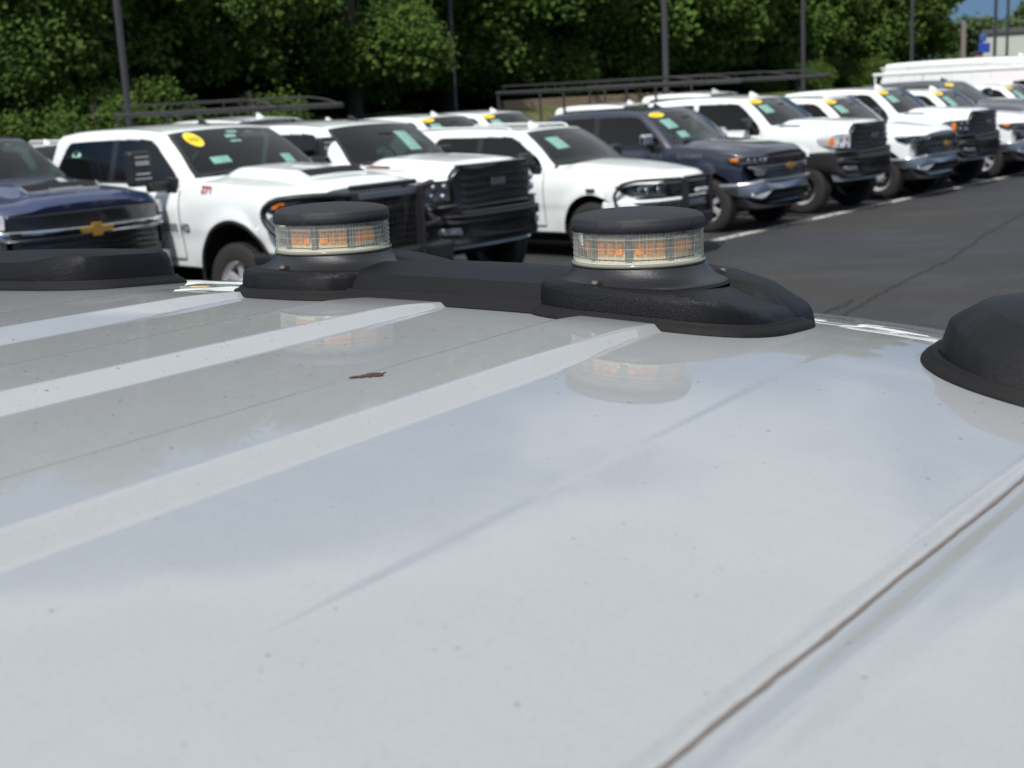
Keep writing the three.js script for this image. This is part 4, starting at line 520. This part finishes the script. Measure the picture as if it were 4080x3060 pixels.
// ---------------------------------------------------------------- the truck we stand beside: its roof, beacons and cab lamps
{
  const FX = Math.sin(32 * Math.PI / 180), FZ = -Math.cos(32 * Math.PI / 180), C0 = [-0.0355, -1.5365], XR = -1.62; // beacon row at local x = XR
  const base = [C0[0] - FX * XR, 0, C0[1] - FZ * XR];
  T.own = { ...T.heavy, roof: 1.84, hoodF: 1.2, hoodC: 1.26, belt: 1.26, W0: 0.90, k: 0.22, cowl: -0.45, hdr: -1.35, bed: 1.36, yb: 0.5, archY: 0.01, R: 0.42, arch: 0.52 };
  const silver = phys({ color: rgb(0.52, 0.535, 0.545), roughness: 0.5, clearcoat: 1, clearcoatRoughness: 0.012 });
  const { t } = (() => { const s = shape('own'); const g = thing('work_truck', 'pale silver-white truck in the foreground whose ribbed roof carries two amber beacons', 'pickup truck', base, Math.PI / 2 - 32 * Math.PI / 180); part('body', s.bodyGeo, silver, g); part('wheel_well', s.linerGeo, M.liner, g); part('cab', s.cabGeo, silver, g); part('windshield', s.wsGeo, M.windshield, g); part('cabin_lining', s.liningGeo, M.cabin, g); part('dashboard', s.trayGeo, M.cabin, g); for (const q of s.seatGeo) part('seat', q, M.seat, g);
    for (const sg of [1, -1]) { s.win.forEach((q, k) => { const w = s.flat(q, 0.004, 0.006); part('side_window', sg > 0 ? w : mirrorZ(w), k ? M.darkGlass : M.sideGlass, g); }); for (const ax of [0, s.rAx]) { const w = node('wheel', g); w.position.set(ax, s.R, sg * (s.w - 0.135)); if (sg < 0) w.rotation.y = Math.PI; part('tyre', tyreGeo(s.R), M.rubber, w); part('rim', rimGeo('alloy', s.R), M.steel, w); } } return { t: g }; })();
  // roof surface: cl is metres to the left of the beacon centre, s metres forward of the beacon row
  const HW = [0, 0.009, 0.015, 0.022], beads = [[-0.452, -0.62], [-0.187, -0.288], [0.108, -0.015], [0.40, 0.264]], cc = -0.02;
  const plain = (s, cl) => 1.9770 - 0.024 * s - (cl < 0.3 ? 0.02 * Math.pow(0.3 - cl, 2) + 0.05 * Math.pow(0.3 - cl, 4) : 0.03 * Math.pow(cl - 0.3, 2)) - (s > -0.2 ? 0.16 * (s + 0.2) * (s + 0.2) : 0) - (s < -1.3 ? 0.05 * (s + 1.3) * (s + 1.3) : 0);
  const roofY = (s, cl) => {
    let y = plain(s, cl); const fade = smooth(0.02, -0.20, s) * smooth(-1.55, -1.4, s);
    beads.forEach(([l, r], i) => { const w = smooth(0.02, -0.2, s); const rr = r - (i === 0 ? -0.0 : 0), hw = HW[i] * smooth(-0.02, -0.40, s) + 0.003, up = smooth(l + (i ? 0.006 : 0.003), l - (i ? 0.014 : 0.005), cl), q = clamp((rr + hw - cl) / (2 * hw)), dn = i === 0 ? 0 : q; y += (i ? 0.0095 : 0.0004) * fade * (up - (i === 0 ? smooth(-0.48, -0.62, cl) : dn)); });
    return y;
  };
  const DLs = (s) => -0.634 - 0.076 * (Math.max(s, -1.4) + 0.86), DL = -0.66; // drain channel on the camera side
  const full = (s, cl) => { // add channel and outer rail on both sides
    const D = DLs(s), gd = smooth(-0.14, -0.45, s); for (const q of [1, -1]) { const E = q > 0 ? D : 0.98, GD = q > 0 ? gd : 0, d = q > 0 ? -(cl - E) : cl - E; if (d > -0.012) { const y0 = roofY(s, q > 0 ? E + 0.012 : E - 0.012); if (d < 0) return y0 - GD * 0.005 * smooth(-0.008, -0.003, d); if (d < 0.004) return y0 - GD * 0.005; if (d < 0.03) return y0 + GD * (-0.005 + 0.003 * smooth(0.004, 0.03, d)); const e = d - 0.03; return y0 - GD * 0.002 + GD * 0.002 * smooth(0, 0.03, e) - 1.6 * e * e - 6 * e * e * e; } }
    return roofY(s, cl);
  };
  const us = []; for (let c = -0.88; c <= 1.10; ) { us.push(c); const near = Math.min(...beads.flat().map((b) => Math.abs(b - c))); c += near < 0.05 ? 0.003 : Math.abs(c + 0.665) < 0.09 ? 0.0025 : 0.012; }
  const vs = []; for (let s = -1.75; s < 0.36; s += s > -0.3 ? 0.012 : 0.03) vs.push(s);
  const L = (s, cl, y) => [XR + s, y, -cl];
  const P = [], ix = [], uv = []; for (const s of vs) for (const c of us) { P.push(...L(s, c, full(s, c))); uv.push(s / 1.6, c / 1.6); }
  for (let j = 0; j < vs.length - 1; j++) for (let i = 0; i < us.length - 1; i++) { const a = j * us.length + i, b = a + 1, c = a + us.length, d = c + 1; ix.push(a, b, c, b, d, c); }
  const rg = new THREE.BufferGeometry(); rg.setAttribute('position', new THREE.Float32BufferAttribute(P, 3)); rg.setAttribute('uv', new THREE.Float32BufferAttribute(uv, 2)); rg.setIndex(ix); rg.computeVertexNormals(); flipUp(rg);
  const specks = []; { const r = rng(77); for (let i = 0; i < 2600; i++) { const c = r() < 0.75 ? -0.12 + 0.75 * r() : -0.7 + 1.4 * r(); specks.push([r(), (c / 1.6 + 2) % 1, Math.pow(r(), 5), r()]); } }
  const roofMap = (() => { const N = 2048, d = new Float32Array(N * N); for (const [x, y, z, q] of specks) { const R = 0.9 + 1.1 * z, X = x * N, Y = y * N; for (let j = -3; j <= 3; j++) for (let i = -3; i <= 3; i++) { const k = ((Math.floor(Y) + j + N) % N) * N + (Math.floor(X) + i + N) % N, D = Math.hypot(i, j * (0.7 + 0.6 * q)); d[k] = Math.max(d[k], clamp(R - D + 0.4) * (0.7 + 0.3 * z)); } }
    return tex(N, N, (u, v, i, j) => { const n = fbm(i * 0.05, j * 0.02, 3, 5), g = hash3(i >> 1, j >> 1, 9), k = 0.345 + 0.014 * (n - 0.5) - (g > 0.93 ? 0.03 * g : 0) + 0.012 * (hash3(i, j, 4) - 0.5), m = d[j * N + i] * 0.9; return [lerp(k * 0.95, 0.08, m), lerp(k * 1.0, 0.05, m), lerp(k * 1.03, 0.038, m)]; }); })();
  const roofRough = tex(512, 512, (u, v, i, j) => { const n = fbm(i * 0.03, j * 0.008, 21, 5), k = 0.035 + 0.05 * smooth(0.45, 0.75, n); return [k, k, k]; }, [2, 2], false);
  part('roof_panel', rg, phys({ map: roofMap, roughness: 0.5, clearcoat: 1, clearcoatRoughness: 0.02 }), t);
  // brown sealant line in the drain channel
  const rs = rng(31), sl = []; for (let s = -1.7; s < 0.2; s += 0.012) sl.push([s, 0.0006 + 0.0011 * rs() * rs() + 0.0005 * noise3(s * 9, 1, 1), (rs() - 0.5) * 0.0007 + 0.0012 * (noise3(s * 14, 5, 2) - 0.5)]);
  part('sealant_line', flipUp(patch((u, v) => { const [s, w, o] = sl[Math.round(u * (sl.length - 1))], c = DLs(s) - 0.003 + o + w * (v - 0.5) * 2; return L(s, c, full(s, DLs(s) - 0.003) + 0.0012 + 0.0012 * (1 - Math.abs(2 * v - 1))); }, sl.length - 1, 2)), std({ color: rgb(0.17, 0.145, 0.13), roughness: 0.9 }), t);
  // dried reddish-brown smear on the roof
  { const r = rng(8), lumps = []; for (let i = 0; i < 70; i++) { const k = 0.5 + 0.5 * (r() + r() - 1), g = new THREE.IcosahedronGeometry(0.0008 + 0.0026 * r() * r(), 1); g.scale(0.8 + r(), 0.35, 0.8 + r()); g.rotateY(r() * 3); const s = -0.479 + 0.030 * (k - 0.5) + 0.005 * (r() - 0.5), c = -0.209 - 0.010 * (k - 0.5) + 0.009 * (r() - 0.5) * (0.4 + r()); g.translate(...L(s, c, full(s, c) + 0.0006)); lumps.push(g); } part('dirt_spot', lumps, std({ color: rgb(0.055, 0.022, 0.016), roughness: 0.8 }), t); }
  // black textured plastics
  const grain = (() => { const N = 512; return tex(N, N, (u, v, i, j) => { const c = hash3(i >> 1, j >> 1, 2), k = 0.5 * c * c + 0.5 * noise3(i * 0.35, j * 0.35, 1); return [k, k, k]; }, null, false); })();
  const housing = phys({ color: rgb(0.005, 0.0055, 0.007), roughness: 0.42, specularIntensity: 0.45, bumpMap: grain, bumpScale: 0.00035 }), gasket = phys({ color: rgb(0.009, 0.009, 0.010), roughness: 0.7, specularIntensity: 0.4 }), satin = std({ color: rgb(0.012, 0.013, 0.016), roughness: 0.3, bumpMap: grain, bumpScale: 0.00012 }), capMat = std({ color: rgb(0.012, 0.013, 0.017), roughness: 0.62, bumpMap: grain, bumpScale: 0.0001 });
  const metreUV = (g, k = 14) => { const p = g.attributes.position, u = new Float32Array(p.count * 2); for (let i = 0; i < p.count; i++) { u[2 * i] = (p.getX(i) + p.getY(i) * 0.6) * k; u[2 * i + 1] = (p.getZ(i) + p.getY(i) * 0.8) * k; } g.setAttribute('uv', new THREE.BufferAttribute(u, 2)); return g; };
  // pod: superellipse plan, height profile along s, sits on the roof
  const pod = (sc, cl, sBack, sFront, halfW, h, { e = 3.2, nose = 0.16, tail = 0.0, top = 0.018, taper = 1, dome = 0, lat = 0 } = {}) => {
    const rings = [], N = 96, lev = [[-0.02, 1.0], [0, 1.0], [h * 0.5, 0.985], [h - top, 0.978], [h - top * 0.45, 0.968], [h - top * 0.13, 0.945], [h, 0.90], [h + 0.001, 0.5], [h + 0.0015, 0.12]];
    const plan = (a, k) => { const ca = Math.cos(a), sa = Math.sin(a), sx = Math.sign(ca) * Math.pow(Math.abs(ca), 2 / e), sz = Math.sign(sa) * Math.pow(Math.abs(sa), 2 / e), mid = (sFront + sBack) / 2, hl = (sFront - sBack) / 2; const s = mid + hl * sx * k; const w = halfW * (taper < 1 ? lerp(1, taper, smooth(mid, sFront, s)) : 1); return [sc + s, cl + w * sz * k]; };
    const hf = (s, c) => { const q = s - sc; let f = 1; if (lat && c - cl < lat - halfW) f *= Math.sqrt(Math.max(0, 1 - Math.pow((lat - halfW - c + cl) / lat, 2))); if (nose && q > sFront - nose) f *= Math.sqrt(Math.max(0, 1 - Math.pow((q - sFront + nose) / nose, 2))); if (tail && q < sBack + tail) f *= Math.sqrt(Math.max(0, 1 - Math.pow((sBack + tail - q) / tail, 2))); return f; };
    for (const [y, k] of lev) { const r = []; for (let i = 0; i < N; i++) { const a = i / N * 2 * Math.PI, [s, c] = plan(a, dome && y > 0 ? Math.sqrt(Math.max(0.003, 1 - Math.pow(clamp(y / (h + 0.002)), 2.4))) : k); r.push(L(s, c, roofAt(s, c) + Math.max(-0.02, y * (y > 0 ? hf(s, c) : 1)))); } rings.push(r); }
    return metreUV(creased(loft(rings), 40));
  };
  const roofAt = (s, c) => plain(s, c);
  const skirt = (sc, cl, sBack, sFront, halfW, out, hh, e = 3.2) => { const rings = [], N = 96; for (const [k, y] of [[out, -0.012], [out, 0.0015], [out * 0.72, 0.006], [out * 0.3, hh * 0.75], [0.002, hh], [-0.01, hh - 0.002]]) { const r = []; for (let i = 0; i < N; i++) { const a = i / N * 2 * Math.PI, ca = Math.cos(a), sa = Math.sin(a), sx = Math.sign(ca) * Math.pow(Math.abs(ca), 2 / e), sz = Math.sign(sa) * Math.pow(Math.abs(sa), 2 / e), s = sc + (sFront + sBack) / 2 + ((sFront - sBack) / 2 + k) * sx, c = cl + (halfW + k) * sz; r.push(L(s, c, plain(s, c) + y)); } rings.push(r); } return creased(loft(rings), 40); };
  const BC = [0.211, -0.211], bh = node('beacon_housing', t);
  part('bridge', pod(0, 0, -0.080, 0.22, 0.22, 0.040, { nose: 0.16, tail: 0.045, top: 0.02, e: 9 }), housing, bh); part('bridge_gasket', skirt(0, 0, -0.078, 0.20, 0.2, 0.016, 0.013, 9), gasket, bh);
  for (const c of BC) {
    const right = c < 0, W = right ? 0.135 : 0.112, cl = right ? -0.248 : c, H = right ? 0.0355 : 0.0325, sf = right ? 0.11 : 0.26;
    part('pedestal', pod(0, cl, -0.108, sf, W, H, { nose: right ? 0.05 : 0.15, top: 0.008, lat: right ? 0.07 : 0, e: 3.2 }), housing, bh); part('gasket', skirt(0, cl, -0.108, sf, W - 0.002, 0.012, 0.011, 3.2), gasket, bh);
    part('fairing_hump', pod(0.05, c - 0.090, -0.055, 0.070, 0.082, H + 0.0185, { nose: 0.05, tail: 0.06, top: 0.02, e: 2.8, lat: 0.125 }), housing, bh);
  }
  for (const [c, w, sb, sf, e, h] of [[0.71, 0.18, -0.12, 0.09, 3.2, 0.048], [-0.655, 0.128, -0.135, 0.26, 2.5, 0.078]]) { const m = node('cab_lamp', t); part('lamp_hood', pod(0, c, sb, sf, w, h, { nose: c > 0 ? 0.05 : 0.14, tail: c > 0 ? 0.03 : 0.12, e, dome: c > 0 ? 0 : 1, top: 0.036 }), housing, m); part('gasket', skirt(0, c, sb - 0.002, sf + 0.002, w, 0.012, 0.012, e), gasket, m); }
  // beacons
  for (const c of BC) {
    const y0 = plain(0, c) + (c < 0 ? 0.0355 : 0.0325), bl = node('beacon_light', t); bl.position.set(XR, y0, -c); bl.rotation.z = -0.02;
    part('flange', metreUV(lathe([[0.001, -0.006], [0.096, -0.006], [0.0978, -0.001], [0.0975, 0.0012], [0.0940, 0.0030], [0.0885, 0.0050], [0.0820, 0.0080], [0.0772, 0.0118], [0.0742, 0.0155], [0.0727, 0.0178], [0.0720, 0.0185], [0.0718, 0.0200], [0.001, 0.0200]], 96), 30), satin, bl);
    part('seal_ring', lathe([[0.097, -0.004], [0.0995, -0.003], [0.0995, -0.0012], [0.0975, -0.0006]], 72), M.liner, bl);
    const LY = 0.0205, LH = 0.037, lensMat = phys({ color: rgb(0.93, 0.94, 0.89), roughness: 0.06, transmission: 0.9, thickness: 0, ior: 1.49 });
    part('lens_rim', lathe([[0.0695, LY - 0.0003], [0.0724, LY - 0.0003], [0.0724, LY + 0.0025], [0.0712, LY + 0.0035], [0.0695, LY + 0.0035]], 96), phys({ color: rgb(0.36, 0.37, 0.30), roughness: 0.15, transmission: 0.4, thickness: 0 }), bl);
    // fluted lens: vertical prisms and horizontal bands
    const lens = patch((u, v) => { const a = u * 2 * Math.PI, f = Math.abs(((u * 110) % 1) - 0.5) * 2, bnd = Math.abs(((v * 6) % 1) - 0.5) * 2, r = 0.0705 - 0.0010 * f - 0.0006 * bnd; return [Math.cos(a) * r, LY + 0.003 + v * (LH - 0.003), Math.sin(a) * r]; }, 880, 36);
    part('lens', lens, lensMat, bl);
    const bands = []; for (let i = 0; i < 3; i++) { const r = new THREE.TorusGeometry(0.0672, 0.00028, 4, 96); r.rotateX(Math.PI / 2); r.translate(0, LY + 0.010 + i * 0.0095, 0); bands.push(r); } for (let i = 0; i < 54; i++) { const a = i / 54 * 2 * Math.PI + 0.02 * Math.sin(i * 7); bands.push(bar([Math.cos(a) * 0.0675, LY + 0.004, Math.sin(a) * 0.0675], [Math.cos(a) * 0.0675, LY + LH - 0.001, Math.sin(a) * 0.0675], 0.0002, 4)); }
    part('lens_ribs', bands, phys({ color: rgb(0.9, 0.92, 0.88), roughness: 0.15, transmission: 0.7, thickness: 0 }), bl);
    part('core', lathe([[0.001, LY], [0.044, LY], [0.044, LY + LH], [0.001, LY + LH]], 48), std({ color: rgb(0.60, 0.61, 0.56), roughness: 0.5 }), bl);
    part('reflector_plate', lathe([[0.044, LY + 0.0032], [0.0685, LY + 0.0032], [0.0685, LY + 0.0042], [0.044, LY + 0.0062]], 64), std({ color: rgb(0.68, 0.69, 0.64), roughness: 0.4 }), bl);
    for (let i = 0; i < 8; i++) { const a = i * Math.PI / 4 + 2.461, g = rbox(0.003, 0.020, 0.034, 0.0545, LY + 0.0185, 0, 0.001); g.rotateY(-a); const cells = [0, 1, 2].map((k) => { const b = rbox(0.003, 0.0125, 0.0090, 0.0545, LY + 0.0190, (k - 1) * 0.0110, 0.0008); b.rotateY(-a); return b; }); part('led_module', cells, std({ color: rgb(0.95, 0.29, 0.012), roughness: 0.4 }), bl); const back = rbox(0.002, 0.0235, 0.034, 0.0525, LY + 0.0185, 0, 0.0005); back.rotateY(-a); part('led_backplate', back, std({ color: rgb(0.66, 0.48, 0.28), roughness: 0.5 }), bl); const d = rbox(0.010, LH - 0.006, 0.006, 0.0555, LY + LH / 2 + 0.002, 0, 0.001); d.rotateY(-a - Math.PI / 8); part('divider', d, std({ color: rgb(0.10, 0.10, 0.10), roughness: 0.5 }), bl); }
    const CY = LY + LH - 0.0625; part('cap', metreUV(creased(lathe([[0.001, 0.0838 + CY], [0.015, 0.0836 + CY], [0.030, 0.0829 + CY], [0.046, 0.0815 + CY], [0.058, 0.0797 + CY], [0.0650, 0.0779 + CY], [0.0690, 0.0758 + CY], [0.0711, 0.0730 + CY], [0.0719, 0.0698 + CY], [0.0721, 0.0625 + CY], [0.0708, 0.0612 + CY], [0.001, 0.0612 + CY]], 96), 50), 30), capMat, bl);
    for (let i = 0; i < 3; i++) { const a = i * 2.094 + 1.112; const rec = new THREE.SphereGeometry(1, 16, 10); rec.scale(0.0085, 0.0055, 0.0062); rec.rotateY(-a); rec.translate(Math.cos(a) * 0.0865, 0.0048, Math.sin(a) * 0.0865); part('screw_recess', rec, M.liner, bl); const sc = new THREE.CylinderGeometry(0.0036, 0.0040, 0.003, 16); sc.translate(Math.cos(a) * 0.0905, 0.0085, Math.sin(a) * 0.0905); part('screw', sc, std({ color: rgb(0.35, 0.28, 0.22), metalness: 0.8, roughness: 0.4 }), bl); }
  }
}
scene.traverse((o) => { if (o.isMesh) o.castShadow = o.receiveShadow = true; });
renderer.render(scene, camera);
